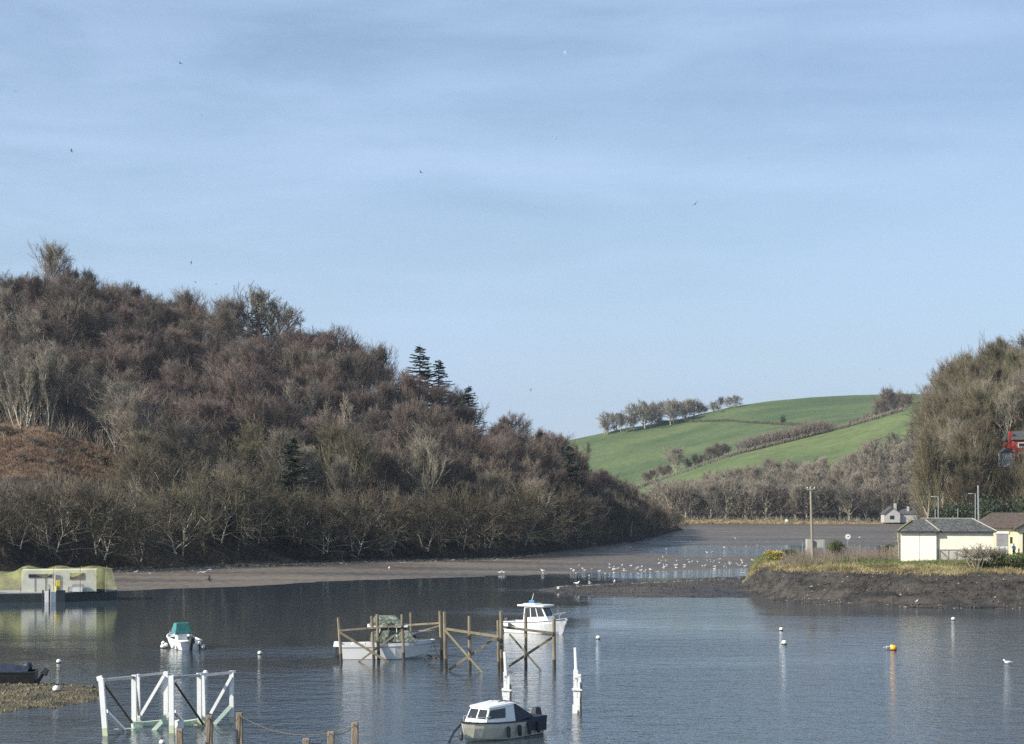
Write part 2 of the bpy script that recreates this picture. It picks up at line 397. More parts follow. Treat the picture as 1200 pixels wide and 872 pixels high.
us = seq((-900, -40, 40), (-40, 1240, 6), (1240, 2100, 40))
Ds = [vD(v) for v in seq((590, 606, 1.0), (606, 720, .6), (720, 790, 5), (790, 850, .8), (850, 1100, 12))][::-1]
grid('mudflat', us, Ds, z_mud, [M['mud'], M['mud_dark'], M['mud_weed']], None, 'grey brown tidal mudflat and shingle edges of the river')
CU = [(-60, 498), (0, 503), (60, 512), (100, 524), (150, 546), (160, 552)]
CL = [(-60, 545), (0, 548), (60, 552), (110, 555), (150, 556), (160, 556)]
def img_y(x, D, z): return YH-(z-H)/D*F
def in_bracken(u, D, h=0.0, z=None):
    if u > 158 or u < -80: return False
    x = (u-600)/F*D; z = z_left(x, D) if z is None else z; y = img_y(x, D, z); yt = img_y(x, D, z+h)
    cu, cl = interp(u, CU), interp(u, CL)
    return (cu-4 < y < cl+12) or (y >= cl and yt < cl)
def bracken_mask(u, D):
    Df, Dr, zr = hill_l(u); return 1 if Df < D < Dr and in_bracken(u, D) else 0
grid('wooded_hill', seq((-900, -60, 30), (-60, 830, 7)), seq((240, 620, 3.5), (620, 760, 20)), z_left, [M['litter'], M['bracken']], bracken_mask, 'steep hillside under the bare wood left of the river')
M['head_green'] = mat('rough_turf', (.045, .055, .020), (.19, .15, .07), scale=.5, rough=.95, coord='Object')
def head_m(u, D):
    Df, Dc, bk = head_par(u); return 0 if D < Dc-.6 else 1
grid('headland', seq((855, 1240, 3), (1240, 2100, 30)), seq((178, 236, .8), (236, 600, 9)), z_head, [M['mud_dark'], M['head_green']], head_m, 'low grassy headland with dark muddy bank below the shed')
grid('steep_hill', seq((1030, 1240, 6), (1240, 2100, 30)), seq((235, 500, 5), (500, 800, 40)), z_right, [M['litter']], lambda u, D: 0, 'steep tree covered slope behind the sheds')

def field_mat(name, c, c2, st, sc=1):
    m = bpy.data.materials.new(name); m.use_nodes = True; N, L = ns(m); b = N['Principled BSDF']; b.inputs['Roughness'].default_value = .95
    g = N.new('ShaderNodeNewGeometry'); mp = N.new('ShaderNodeMapping'); mp.inputs['Scale'].default_value = st; mp.inputs['Rotation'].default_value = (0, 0, R(25))
    L.new(g.outputs['Position'], mp.inputs['Vector'])
    n = N.new('ShaderNodeTexNoise'); n.inputs['Detail'].default_value = 6; n.inputs['Scale'].default_value = sc; L.new(mp.outputs[0], n.inputs['Vector'])
    r = N.new('ShaderNodeValToRGB'); r.color_ramp.elements[0].position = .36; r.color_ramp.elements[1].position = .64
    r.color_ramp.elements[0].color = (*c, 1); r.color_ramp.elements[1].color = (*c2, 1)
    L.new(n.outputs['Fac'], r.inputs[0])
    n2 = N.new('ShaderNodeTexNoise'); n2.inputs['Scale'].default_value = .22; n2.inputs['Detail'].default_value = 6; n2.inputs['Roughness'].default_value = .7; L.new(g.outputs['Position'], n2.inputs['Vector'])
    vr = N.new('ShaderNodeMapRange'); vr.inputs['From Min'].default_value = .3; vr.inputs['From Max'].default_value = .7; vr.inputs['To Min'].default_value = .72; vr.inputs['To Max'].default_value = 1.22; L.new(n2.outputs['Fac'], vr.inputs[0])
    hs = N.new('ShaderNodeHueSaturation'); L.new(vr.outputs[0], hs.inputs['Value']); L.new(r.outputs[0], hs.inputs['Color']); L.new(hs.outputs[0], b.inputs['Base Color']); return m
M['field'] = field_mat('pasture_grass', (.050, .088, .022), (.102, .136, .042), (.012, .03, .05))
M['field2'] = field_mat('brighter_pasture', (.074, .112, .030), (.125, .160, .050), (.02, .04, .05))
M['scrub_floor'] = mat('scrub_floor', (.06, .052, .035), (.11, .09, .06), scale=.05, rough=.95)
def far_m(u, D):
    if D < 800: return 2
    if D < 965: return 1
    return 0
grid('green_hills', seq((-900, 560, 60), (560, 1120, 8), (1120, 2100, 60)), seq((690, 800, 8), (800, 1400, 12), (1400, 1700, 30), (1700, 6000, 400)), z_far, [M['field'], M['field2'], M['scrub_floor']], far_m, 'green pasture hills beyond the river bend')
# water sheet
wb = MB(); wb.quad((-3000, -300, 0), (3000, -300, 0), (3000, 2500, 0), (-3000, 2500, 0))
o = wb.build('river', M['water']); tag(o, 'rippled tidal river water reflecting the sky and hillside', None, None, 'structure')
gb = MB(); gb.quad((-12000, -3000, -3), (12000, -3000, -3), (12000, 14000, -3), (-12000, 14000, -3))
o = gb.build('ground', M['scrub_floor']); tag(o, 'wide base ground reaching the horizon', None, None, 'structure')

# ------------------------------------------------------------------ plants
def rdir(r): 
    z = r.uniform(-1, 1); t = r.uniform(0, 2*math.pi); s = math.sqrt(1-z*z); return Vector((s*math.cos(t), s*math.sin(t), z))
def tree_proto(name, seed, h=13, cr=5.5, bare=.3, kids=(9, 6, 5, 6), up=.5, lean=None, twl=1.0, tw=.026, tr=.22, limb_ang=(.45, .95), droop=0.0, twmat='twig', barkm='bark', stems=1, env=True, sp=(.28, .78)):
    r = random.Random(seed); T = MB(); C = MB()
    def br(p, d, L, rad, lev):
        nseg = 4 if lev == 0 else (3 if lev == 1 else 2 if lev < 4 else 1)
        pts = [p.copy()]; dirs = [d.copy()]
        for i in range(nseg):
            wob = (.10, .22, .24, .22, .14)[lev]
            tr_ = (.05, up*.45, up*.5, up*.35, up*.2)[lev]
            d = (d+rdir(r)*wob+Vector((0, 0, tr_))-Vector((0, 0, droop*(.3 if lev in (1, 2) else 0)))).normalized()
            pts.append(pts[-1]+d*L/nseg); dirs.append(d.copy())
        mb = T if lev <= 1 else C
        ends = (.35, .35, .4, .5, .5)[lev]
        for i in range(nseg):
            a = rad*(1-(1-ends)*i/nseg); b = rad*(1-(1-ends)*(i+1)/nseg)
            mb.tube(pts[i], pts[i+1], a, b, 5 if lev == 0 else 3, cap=False)
        if lev >= len(kids): return
        n = kids[lev]
        for k in range(n):
            t = (bare if lev == 0 else .22)+(1-(bare if lev == 0 else .22))*((k+r.uniform(.2, .9))/n)
            t = min(t, .995); fi = t*nseg; i = int(fi); q = pts[i].lerp(pts[i+1], fi-i); dd = dirs[i+1]
            az = r.uniform(0, 2*math.pi) if lev else (k*2.4+r.uniform(-.5, .5))
            ang = r.uniform(*limb_ang) if lev == 0 else r.uniform(*sp)
            if lev == 0: ang *= (1.15-.6*(t-bare)/(1-bare))
            x = dd.cross(Vector((.3, .5, .81))).normalized(); y = dd.cross(x)
            nd = (dd*math.cos(ang)+(x*math.cos(az)+y*math.sin(az))*math.sin(ang)).normalized()
            if lean is not None and lev == 0: nd = (nd+lean*.7).normalized()
            if lev == 0:
                Ln = cr*(1.15-.45*(t-bare)/(1-bare)); Ln = max(Ln, .3*L)
                if env:      # reach for a domed envelope
                    c0 = Vector((0, 0, h*.55)); sc_ = Vector((1/cr, 1/cr, 1/(h*.47))); qa = (q-c0)*sc_; da = nd*sc_
                    A_, B_, C_ = da.dot(da), 2*qa.dot(da), qa.dot(qa)-1; dsc = B_*B_-4*A_*C_
                    Ln = max(1.2, (-B_+math.sqrt(max(dsc, 0)))/(2*A_)*r.uniform(.66, .86)) if dsc > 0 else 1.5
            else: Ln = L*r.uniform(.40, .62)
            if lev == 3: Ln = r.uniform(.6, 1.25)*twl
            br(q, nd, Ln, max(rad*(.5 if lev == 0 else .5), tw*(1.25 if lev < 3 else 1)) if lev < 3 else tw, lev+1)
    for s in range(stems):
        a = s*2.4+r.random(); off = Vector((math.cos(a), math.sin(a), 0))*(.5 if stems > 1 else 0)
        d = Vector((math.cos(a)*.28, math.sin(a)*.28, 1)).normalized() if stems > 1 else Vector((r.uniform(-.06, .06), r.uniform(-.06, .06), 1)).normalized()
        if lean is not None: d = (d+lean*.55).normalized()
        br(off-Vector((0, 0, .6)), d, h*r.uniform(.74, .82), tr*(1 if stems == 1 else .6), 0)
    return T.mesh(name+'_trunk', M[barkm]), C.mesh(name+'_crown', M[twmat])
PROTO = {}
def reg(key, meshes): PROTO[key] = meshes
for i in range(4): reg('dome%d' % i, tree_proto('dome', 10+i, h=11.5, cr=5.9, bare=.16, kids=(15, 8, 7, 7), limb_ang=(.45, 1.15), up=.3, twmat=('twig', 'twig_red', 'twig', 'twig_red')[i], tw=.019))
for i in range(2): reg('fan%d' % i, tree_proto('fan', 30+i, h=12, cr=5.6, bare=.08, kids=(14, 7, 6, 7), limb_ang=(.2, .8), up=.35, twmat=('twig_grey', 'twig')[i], barkm='bark', tw=.020))
for i in range(2): reg('pole%d' % i, tree_proto('pole', 40+i, h=13, cr=2.6, bare=.25, kids=(8, 5, 4, 4), limb_ang=(.2, .5), up=.8, twmat='twig_grey', barkm='bark_pale', stems=3, tr=.2, tw=.026, env=False))
for i in range(3): reg('shore%d' % i, tree_proto('shore', 50+i, h=7.5, cr=6.6, bare=.05, kids=(12, 6, 5, 4), limb_ang=(.5, 1.3), up=.14, droop=.2, lean=Vector((.1, -.5, .0)), twmat='twig_shore', barkm='bark_pale', tw=.024, tr=.22, stems=2, env=False))
for i in range(3): reg('oak%d' % i, tree_proto('oak', 60+i, h=13, cr=7.2, bare=.17, kids=(13, 6, 5, 6), limb_ang=(.45, 1.25), up=.2, twmat='twig_grey', barkm='bark', tw=.045, tr=.42))
for i in range(2): reg('slope%d' % i, tree_proto('slope', 70+i, h=12, cr=5.8, bare=.12, kids=(13, 7, 6, 6), limb_ang=(.4, 1.15), up=.3, twmat='twig_olive', barkm='bark', tw=.024, tr=.24))
def bush_proto(name, seed, h=2.2, w=1.8, twm='twig_grey', n=9, tw=.022):
    r = random.Random(seed); T = MB(); C = MB()
    for k in range(n):
        a = r.uniform(0, 6.28); d = Vector((math.cos(a)*.6, math.sin(a)*.6, 1)).normalized(); p = Vector((math.cos(a), math.sin(a), 0))*r.uniform(0, w*.3)
        q = p+d*h*.5; T.tube(p-Vector((0, 0, .2)), q, .05, .035, 3, False)
        for j in range(6):
            e = q+(rdir(r)+Vector((0, 0, .7))).normalized()*h*r.uniform(.25, .5)*Vector((w/h, w/h, 1)).length/1.4; C.tube(q, e, tw*1.3, tw, 3, False)
            for m in range(9):
                s = q.lerp(e, r.uniform(.2, 1)); C.tube(s, s+(rdir(r)+Vector((0, 0, .4))).normalized()*r.uniform(.3, .7), tw, tw*.6, 3, False)
    return T.mesh(name+'_trunk', M['bark']), C.mesh(name+'_crown', M[twm])
for i in range(2): reg('bush%d' % i, bush_proto('bush', 80+i, 3.2, 2.6, ('twig_grey', 'twig_olive')[i], 12, .034))
def conifer_proto(name, seed, h=18, w=3.6, gap=.7, top=.0, m='fir', lo=.12):
    r = random.Random(seed); T = MB(); C = MB()
    T.tube((0, 0, -.5), (0, 0, h), .28, .03, 6, False); z = h*lo
    while z < h-.2:
        t = (z/h-lo)/(1-lo); L0 = w*(1-t)**.8+.25
        for k in range(5):
            a = r.uniform(0, 6.28); L = L0*r.uniform(.35, 1.2); d = Vector((math.cos(a), math.sin(a), r.uniform(-.25, .3)))
            p = Vector((0, 0, min(h-.1, z+r.uniform(-.35, .35)))); T.tube(p, p+d*L, .035, .012, 3, False)
            side = Vector((-math.sin(a), math.cos(a), 0)); nn = max(3, int(L*4.5))
            for j in range(nn):
                s = (j+1)/nn; q = p+d*L*s; ww = .60*(1.15-s*.75)
                for sg in (-1, 1):
                    e = q+side*sg*ww*r.uniform(.7, 1.4)+d*.25+Vector((0, 0, r.uniform(-.22, .06)))
                    C.add([q-d*.14, q+d*.14, e+Vector((0, 0, -.06)), e-d*.16-Vector((0, 0, .12))], [(0, 1, 2, 3)])
                C.add([q-d*.18+Vector((0, 0, .05)), q+d*.2, q+d*.15-Vector((0, 0, .22)), q-d*.15-Vector((0, 0, .18))], [(0, 1, 2, 3)])
        z += gap*r.uniform(.6, 1.1)*(1-.3*t)
    return T.mesh(name+'_trunk', M['bark_dark']), C.mesh(name+'_crown', M[m])
for i in range(2): reg('fir%d' % i, conifer_proto('fir', 90+i, 18, 4.6, .8, lo=.06))
def leafy_proto(name, seed, rx, rz, n, leaf, m, h0=None, trunk=.15, m2=None, f2=.0):
    r = random.Random(seed); T = MB(); C = MB(); h0 = rz if h0 is None else h0
    lobes = [(Vector((r.uniform(-.6, .6)*rx, r.uniform(-.6, .6)*rx, h0+r.uniform(-.5, .6)*rz)), r.uniform(.35, .62)) for _ in range(9)]
    for c, s in lobes: T.path([Vector((0, 0, -.3)), Vector((c.x*.3, c.y*.3, h0*.4)), c], [trunk, trunk*.6, trunk*.2], 4)
    for k in range(n):
        c, s = r.choice(lobes); d = rdir(r); p = c+Vector((d.x*rx*s, d.y*rx*s, d.z*rz*s))*r.uniform(.55, 1.12)
        if p.z < .02: p.z = .02+r.random()*.2
        a = rdir(r); b = a.cross(rdir(r)).normalized(); l = leaf*r.uniform(.6, 1.4)
        C.cur = 1 if (m2 and r.random() < f2 and d.z > -.1) else 0
        C.add([p-a*l*.5, p+b*l*.3, p+a*l*.5, p-b*l*.3], [(0, 1, 2, 3)])
    return T.mesh(name+'_trunk', M['bark_dark']), C.mesh(name+'_crown', [M[m], M[m2]] if m2 else M[m])
reg('ivy0', leafy_proto('ivy', 100, 4.2, 5.0, 5200, .42, 'ivy', 6.2)); reg('ivy1', leafy_proto('ivy', 101, 3.4, 4.2, 4200, .42, 'ivy', 5.2))
reg('green0', leafy_proto('green', 102, 1.5, 1.2, 2600, .14, 'shrub', 1.2)); reg('green1', leafy_proto('green', 103, 1.9, 1.0, 2600, .16, 'shrub', 1.0))
reg('gorse0', leafy_proto('gorse', 104, 1.7, .9, 3000, .13, 'shrub', .8, .06, 'gorse', .45))

ROOTS = {}
def plant(key, name, loc, label, cat, group, rz=None, sc=1.0):
    """a plant thing: an Empty with trunk and crown"""
    t = thing(name, loc, label, cat, group, rnd.uniform(0, 6.28) if rz is None else rz)
    t.scale = sc if isinstance(sc, tuple) else (sc, sc, sc)
    for nm, me in zip(('trunk', 'crown'), PROTO[key]):
        o = bpy.data.objects.new(nm, me); COL.objects.link(o); o.parent = t
    return t

# --- left hill wood
placed = []
def far_enough(x, y, r): return all((x-a)**2+(y-b)**2 > r*r for a, b in placed)
G1 = 'bare trees of the wood on the left hill'
def upl(u, y_img=None):  # point on left hill for an image column where ground shows at y
    Df, Dr, zr = hill_l(u); best = None
    for k in range(200):
        D = Df+(Dr-Df)*k/199; x = (u-600)/F*D; z = z_left(x, D); y = YH-(z-H)/D*F
        if best is None or abs(y-y_img) < best[0]: best = (abs(y-y_img), Vector((x, D, z)))
    return best[1]
spec = [  # individually recognisable trees first: key,u,y of the foot,scale,name,label,cat
 ('fir0', 492, 486, 1.12, 'fir_tree', 'tallest dark fir on the left hill skyline, leftmost of the trio', 'fir tree'),
 ('fir1', 514, 492, 1.0, 'fir_tree', 'dark fir just right of the tallest fir on the skyline', 'fir tree'),
 ('fir0', 549, 508, .85, 'fir_tree', 'small dark fir standing apart, lowest of the skyline trio', 'fir tree'),
 ('fir1', 342, 618, .9, 'fir_tree', 'dark conical fir low in the wood above the shore', 'fir tree'),
 ('fir0', 667, 594, .85, 'fir_tree', 'dark fir rising near the right end of the wood', 'fir tree'),
 ('fir1', 300, 402, .62, 'fir_tree', 'dark fir beneath the pair of bare skyline oaks', 'fir tree'),
 ('oak0', 303, 394, 1.08, 'oak_tree', 'left one of two bare round headed oaks on the skyline', 'oak tree'),
 ('oak1', 324, 398, 1.05, 'oak_tree', 'right one of two bare round headed oaks on the skyline', 'oak tree'),
 ('fan0', 60, 356, 1.12, 'skyline_tree', 'broad pale bare tree topping the left end of the skyline', 'tree'),
 ('fan0', 105, 362, .85, 'skyline_tree', 'smaller bare tree just right of the broad skyline tree', 'tree'),
 ('ivy0', 35, 385, .8, 'evergreen_tree', 'dark evergreen below the broad skyline tree', 'evergreen tree'),
 ('ivy1', 235, 470, .8, 'evergreen_tree', 'dark evergreen in the middle of the upper wood', 'evergreen tree'),
 ('ivy1', 118, 445, .6, 'evergreen_tree', 'small dark evergreen among bare trees high on the left slope', 'evergreen tree'),
 ('ivy0', 700, 612, .75, 'evergreen_tree', 'dark evergreen near the shore at the wood right end', 'evergreen tree'),
 ('ivy1', 640, 600, .8, 'evergreen_tree', 'dark ivy clad tree left of the lower right fir', 'evergreen tree'),
 ('ivy1', 768, 622, .62, 'evergreen_tree', 'dark rounded tree at the river point', 'evergreen tree'),
 ('ivy1', 470, 530, .6, 'evergreen_tree', 'dark evergreen halfway up slope below the skyline firs', 'evergreen tree'),
]
for key, u, y, sc, nm, lab, cat in spec:
    p = upl(u, y); plant(key, nm, p, lab, cat, None, None, (sc*1.35, sc*1.35, sc) if key[:3] == 'fir' else sc); placed.append((p.x, p.y)); placed.append((p.x-p.x/p.y*5, p.y-5)); placed.append((p.x-p.x/p.y*9, p.y-9))
# pale pole stand on the left
for k in range(16):
    u = rnd.uniform(2, 58); y = rnd.uniform(470, 502); p = upl(u, y)
    plant('pole%d' % (k % 2), 'pale_stemmed_tree', p, 'pale multi stemmed bare tree above the rusty bracken clearing', 'tree', 'pale stemmed trees above the clearing', None, rnd.uniform(.75, 1.0)); placed.append((p.x, p.y))
for u, y in [(8, 512), (40, 523), (70, 535), (95, 533), (120, 545), (25, 540), (60, 548)]:
    plant('bush%d' % rnd.randrange(2), 'scrub_bush', upl(u, y), 'low bare bush growing in the rusty bracken clearing', 'bush', 'bushes in the bracken clearing', None, rnd.uniform(.5, .85))
# shore trees
k = 0; u = -30
while u < 792:
    Df, Dr, zr = hill_l(u); D = Df+rnd.uniform(.5, 4); x = (u-600)/F*D
    sc = rnd.uniform(.85, 1.15)*(1 if u < 620 else max(.55, 1-(u-620)/420))
    plant('shore%d' % rnd.randrange(3), 'shore_tree', (x, D, z_left(x, D)+.3), 'bare tree with pale boughs spreading over the mud at the wood foot' if u < 600 else 'bare tree leaning over the shore near the river point',
          'tree', 'trees overhanging the left shore', rnd.uniform(-.5, .5)+ (0 if u < 600 else .4), sc); placed.append((x, D))
    u += F*6.2/D*rnd.uniform(.8, 1.2); k += 1
n = 0; tries = 0
while n < 300 and tries < 60000:
    tries += 1
    u = rnd.uniform(-60, 790); Df, Dr, zr = hill_l(u); 
    D = Df+4+(Dr-Df+6)*rnd.random(); x = (u-600)/F*D
    if rnd.random() > D/520: continue
    if in_bracken(u, D, 9.5): continue
    rr = 6.3 if u < 700 else 5.0
    if not far_enough(x, D, rr): continue
    z = z_left(x, D)
    v = fbm(x*.035, D*.035, 20, 2); t = (D-Df)/(Dr-Df)
    if t < .22: key = rnd.choice(['fan0', 'fan1', 'dome0', 'slope0', 'shore1'])
    elif rnd.random() < .035: key = rnd.choice(['ivy0', 'ivy1'])
    elif v > .25: key = rnd.choice(['fan0', 'fan1', 'fan1', 'dome2'])
    elif v < -.12 and rnd.random() < .33: key = rnd.choice(['pole0', 'pole1'])
    else: key = rnd.choice(['dome0', 'dome1', 'dome2', 'dome3', 'dome1', 'dome3'])
    sc = rnd.uniform(.66, 1.15)*(1 if key[0] != 'i' else .72)*(1 if u < 560 else max(.5, 1-(u-560)/420))
    lab = {'f': 'bare grey brown fan branched tree in the dense wood on the left hill', 'd': 'bare reddish brown domed tree in the dense wood on the left hill',
           's': 'bare olive grey tree low on the wooded left hill', 'i': 'dark ivy clad tree among the bare crowns on the left hill', 'p': 'slender pale stemmed tree within the wood on the left hill'}[key[0]]
    plant(key, 'bare_tree', (x, D, z), lab, 'tree', G1, None, (sc*rnd.uniform(.9, 1.1), sc, sc*rnd.uniform(.85, 1.12))); placed.append((x, D)); n += 1
print('left trees', n, 'tries', tries)

# undergrowth
def brush(name, n, sampler, hmin, hmax, tw, m, label, spread=.5, per=4):
    mb = MB(); r = random.Random(5)
    for i in range(n):
        q = sampler(r)
        if q is None: continue
        q = Vector(q)
        for k in range(per):
            d = (Vector((r.uniform(-spread, spread), r.uniform(-spread, spread), 1))).normalized(); L = r.uniform(hmin, hmax)
            s = q+Vector((r.uniform(-.4, .4), r.uniform(-.4, .4), -.1)); mb.tube(s, s+d*L, tw, tw*.35, 3, False)
    o = mb.build(name, m); return tag(o, label, None, None, 'stuff')
def s_left(r):
    u = r.uniform(-60, 795); Df, Dr, zr = hill_l(u); D = Df+5+(Dr-Df-4)*r.random()**1.1; x = (u-600)/F*D
    if in_bracken(u, D, 3.5): return None
    return (x, D, z_left(x, D))
brush('undergrowth', 17000, s_left, 1.0, 4.2, .045, M['twig'], 'brown thicket filling between the trees on the left hill', .7, 4)
def s_brk(r):
    u = r.uniform(-60, 160); Df, Dr, zr = hill_l(u); D = Df+(Dr-Df)*r.uniform(.05, .8); x = (u-600)/F*D
    if not in_bracken(u, D): return None
    return (x, D, z_left(x, D))
brush('bracken_cover', 20000, s_brk, .3, .9, .06, M['bracken'], 'rusty dead bracken covering the hillside clearing', 1.2, 3)

# --- far bank wood and hedges
def zfarp(u, D): x = (u-600)/F*D; return Vector((x, D, z_far(x, D)))
fp = []
def farplant(n, us_, Ds_, keys, name, label, cat, group, sc, mind, cond=None):
    c = 0; tr = 0
    while c < n and tr < 20000:
        tr += 1; u = rnd.uniform(*us_); D = rnd.uniform(*Ds_); p = zfarp(u, D)
        if cond and not cond(u, D): continue
        if any((p.x-a)**2+(p.y-b)**2 < mind*mind for a, b in fp): continue
        fp.append((p.x, p.y)); s = rnd.uniform(*sc); plant(rnd.choice(keys), name, p, label, cat, group, None, s); c += 1
farplant(38, (775, 1080), (704, 716), ['fan0', 'oak0', 'oak1', 'oak2', 'pole0', 'fan0'], 'bank_tree', 'bare grey tree in the front row along the far river bank', 'tree', 'front row of trees on the far bank', (.9, 1.15), 5)
farplant(120, (770, 1085), (720, 812), ['fan0', 'fan0', 'oak0', 'oak1', 'oak2', 'pole0'], 'far_wood_tree', 'bare grey tree in the wood below the green field', 'tree', 'trees of the wood below the field', (.85, 1.15), 8, lambda u, D: D < interp(u, [(770, 812), (900, 812), (1000, 796), (1085, 790)]))
farplant(16, (985, 1075), (750, 792), ['dome1', 'dome3', 'dome1'], 'red_twig_tree', 'reddish tinged bare tree at the upper right of the far wood', 'tree', 'reddish trees of the far wood', (.8, 1.0), 8)
farplant(12, (960, 1070), (706, 760), ['ivy0', 'ivy1'], 'ivy_clad_tree', 'dark ivy clad tree in the far wood behind the white cottage', 'tree', 'ivy clad trees in the far wood', (.7, .9), 9)
def hedge(name, pts, n, h, w, label, dark=False, D0=960):
    mb = MB(); r = random.Random(len(name)+n)
    for i in range(n):
        t = r.random()*(len(pts)-1); k = int(t); q = [pts[k][j]+(pts[k+1][j]-pts[k][j])*(t-k) for j in range(2)]
        p = zfarp(q[0], q[1])+Vector((r.gauss(0, w), r.gauss(0, w), 0))
        for m in range(3):
            d = (rdir(r)+Vector((0, 0, 1.2))).normalized(); s = p+Vector((0, 0, r.uniform(0, h*.6))); mb.tube(s, s+d*h*r.uniform(.25, .6), .09, .04, 3, False)
    o = mb.build(name, M['twig_grey' if not dark else 'twig_olive']); return tag(o, label, 'hedge')
hedge('hedge', [(745, 962), (771, 962), (853, 962), (875, 962), (964, 962), (1024, 962), (1060, 962)], 2600, 2.2, 1.0, 'long thin hedge climbing along the upper edge of the lower field')
hedge('hedgerow_thicket', [(873, 970), (905, 970), (940, 968), (966, 966)], 3600, 8.0, 3.0, 'brown thicket strip beside the middle of the long field hedge')
def upfar(u, y):
    for D in np.arange(1100, 1385, 5):
        x = (u-600)/F*D
        if far_y(u, D) <= y: return zfarp(u, float(D))
    return zfarp(u, 1380)
pts = [(u, upfar(u, y)[1]) for u, y in ((770, 494.5), (800, 494.5), (850, 495), (900, 498), (950, 501), (968, 505))]
hedge('hedgerow', pts, 2600, 2.4, .8, 'dark hedgerow dividing the two upper fields', True)
for j, (u, D, key, s) in enumerate([(793, 968, 'oak0', 1.15)]):
    plant(key, 'field_tree', zfarp(u, D), 'large spreading bare tree on the field hedge, nearest the river', 'tree', None, None, s)
for u, D, s in [(775, 972, .7), (783, 970, .6), (806, 975, .62), (815, 974, .7), (824, 976, .6), (833, 976, .8), (842, 977, .85), (850, 976, .7), (766, 980, .7), (757, 982, .7), (838, 985, .7)]:
    plant(rnd.choice(['dome0', 'dome1', 'dome2']), 'hedge_tree', zfarp(u, D), 'small bare tree in the row on the lower field hedge', 'tree', 'small trees on the lower field hedge', None, s)
def clump(us, keys, label, group, smin, smax, dy=1.2):
    for u in us: plant(rnd.choice(keys), 'ridge_tree', upfar(u, interp(u, YC)+dy)+Vector((rnd.uniform(-3, 3), rnd.uniform(-22, 6), -2.2*smin)), label, 'tree', group, None, (lambda q: (q*1.05, q*1.05, q*rnd.uniform(.8, 1.15)))(rnd.uniform(smin*.75, smax)))
clump([709, 715, 721, 727, 733, 739, 745], ['fan0', 'oak2', 'oak1'], 'bare tree in the left clump on the distant green ridge', 'left clump of ridge trees', 1.15, 1.6)
clump([752, 757, 762, 768, 774, 781, 788, 794, 801, 807, 813], ['oak0', 'oak1', 'oak2', 'fan0'], 'large bare tree in the middle clump on the distant green ridge', 'middle clump of ridge trees', 1.3, 1.75)
clump([819, 825, 831, 838, 845, 852, 857], ['oak0', 'oak1', 'fan0'], 'small bare tree in the right clump on the distant green ridge', 'right clump of ridge trees', .8, 1.05)
clump([706, 718, 730, 742, 750, 760, 771, 784, 797, 810, 822, 835], ['dome0', 'dome2'], 'low bushy tree filling beneath the trees on the distant green ridge', 'low growth under the ridge trees', .5, .8)
for u, s in [(1032, 1.3), (1040, 1.9), (1048, 1.5), (1056, 1.3), (1063, 1.2), (1024, .8)]:
    plant(rnd.choice(['dome0', 'dome2', 'oak0']), 'hilltop_tree', zfarp(u, 1010+rnd.uniform(0, 30)), 'bare tree in the clump at the top right of the green hill', 'tree', 'clump at the top right of the green hill', None, s*.8)
for i, (u, y, s) in enumerate([(992, 500, .7), (1000, 498, .8), (1008, 497, .8), (1016, 496, .9), (985, 502, .6), (976, 502, .55)]):
    plant('dome%d' % (i % 3), 'scrub_tree', zfarp(u, 1090), 'low scrubby bare tree along the fold between the green fields', 'tree', 'scrub in the fold between the fields', None, s)
plant('ivy1', 'evergreen_bush', upfar(917, 499), 'single dark evergreen bush on the upper hedgerow', 'bush', None, None, .75)
plant('ivy1', 'evergreen_bush', upfar(944, 503), 'small dark bush near the right end of the upper hedgerow', 'bush', None, None, .45)
def s_fb(r):
    u = r.uniform(770, 1085); D = r.uniform(700, 812); return zfarp(u, D)
brush('bank_scrub', 7000, s_fb, .8, 3.2, .07, M['twig_grey'], 'grey scrub under the trees of the far bank', .8, 4)
def s_fg(r):
    u = r.uniform(770, 1085); D = r.uniform(692, 702); return zfarp(u, D)
brush('shore_grass', 3500, s_fg, .5, 1.3, .09, M['dry'], 'pale dry grass fringe along the far shore', .8, 4)

# --- right hill trees
rp = []; n = 0; tries = 0
while n < 120 and tries < 20000:
    tries += 1; u = rnd.uniform(1050, 1260); Df = interp(u, [(1035, 385), (1075, 330), (1120, 290), (1200, 268)]); D = rnd.uniform(Df, 440); x = (u-600)/F*D
    if u < 1094: continue
    if 1150 < u < 1240 and D < 352: continue
    if any((x-a)**2+(D-b)**2 < 5.4**2 for a, b in rp): continue
    z = z_right(x, D); 
    if z < 2: continue
    rp.append((x, D)); key = rnd.choice(['slope0', 'slope1', 'slope0', 'slope1', 'fan0', 'shore0'])
    plant(key, 'slope_tree', (x, D, z), 'bare olive brown tree on the steep wooded slope behind the sheds', 'tree', 'trees on the slope behind the sheds', None, (lambda q: (q*.85, q*.85, q*1.15))(rnd.uniform(.75, 1.05))); n += 1
print('right trees', n)
def pr(u, D): x = (u-600)/F*D; return Vector((x, D, z_right(x, D)))
plant('oak0', 'knobbly_tree', pr(1106, 425), 'gnarled open crowned tree breaking the skyline above the steep slope', 'tree', None, None, .85)
plant('slope0', 'tall_tree', Vector(((1087-600)/F*292, 292, 4.2)), 'tall double trunked tree at the left edge of the slope, left trunk', 'tree', None, None, (.62, .62, 1.35))
plant('slope1', 'tall_tree', Vector(((1095-600)/F*294, 294, 4.2)), 'tall double trunked tree at the left edge of the slope, right trunk', 'tree', None, None, (.7, .7, 1.45))
for u, D, s in [(1106, 262, .62), (1116, 258, .6), (1127, 264, .66), (1136, 258, .5)]:
    plant('ivy0', 'evergreen_tree', Vector(((u-600)/F*D, D, 4.3)), 'dark green evergreen directly behind the cream shed roof', 'evergreen tree', 'evergreens behind the cream shed', None, s)
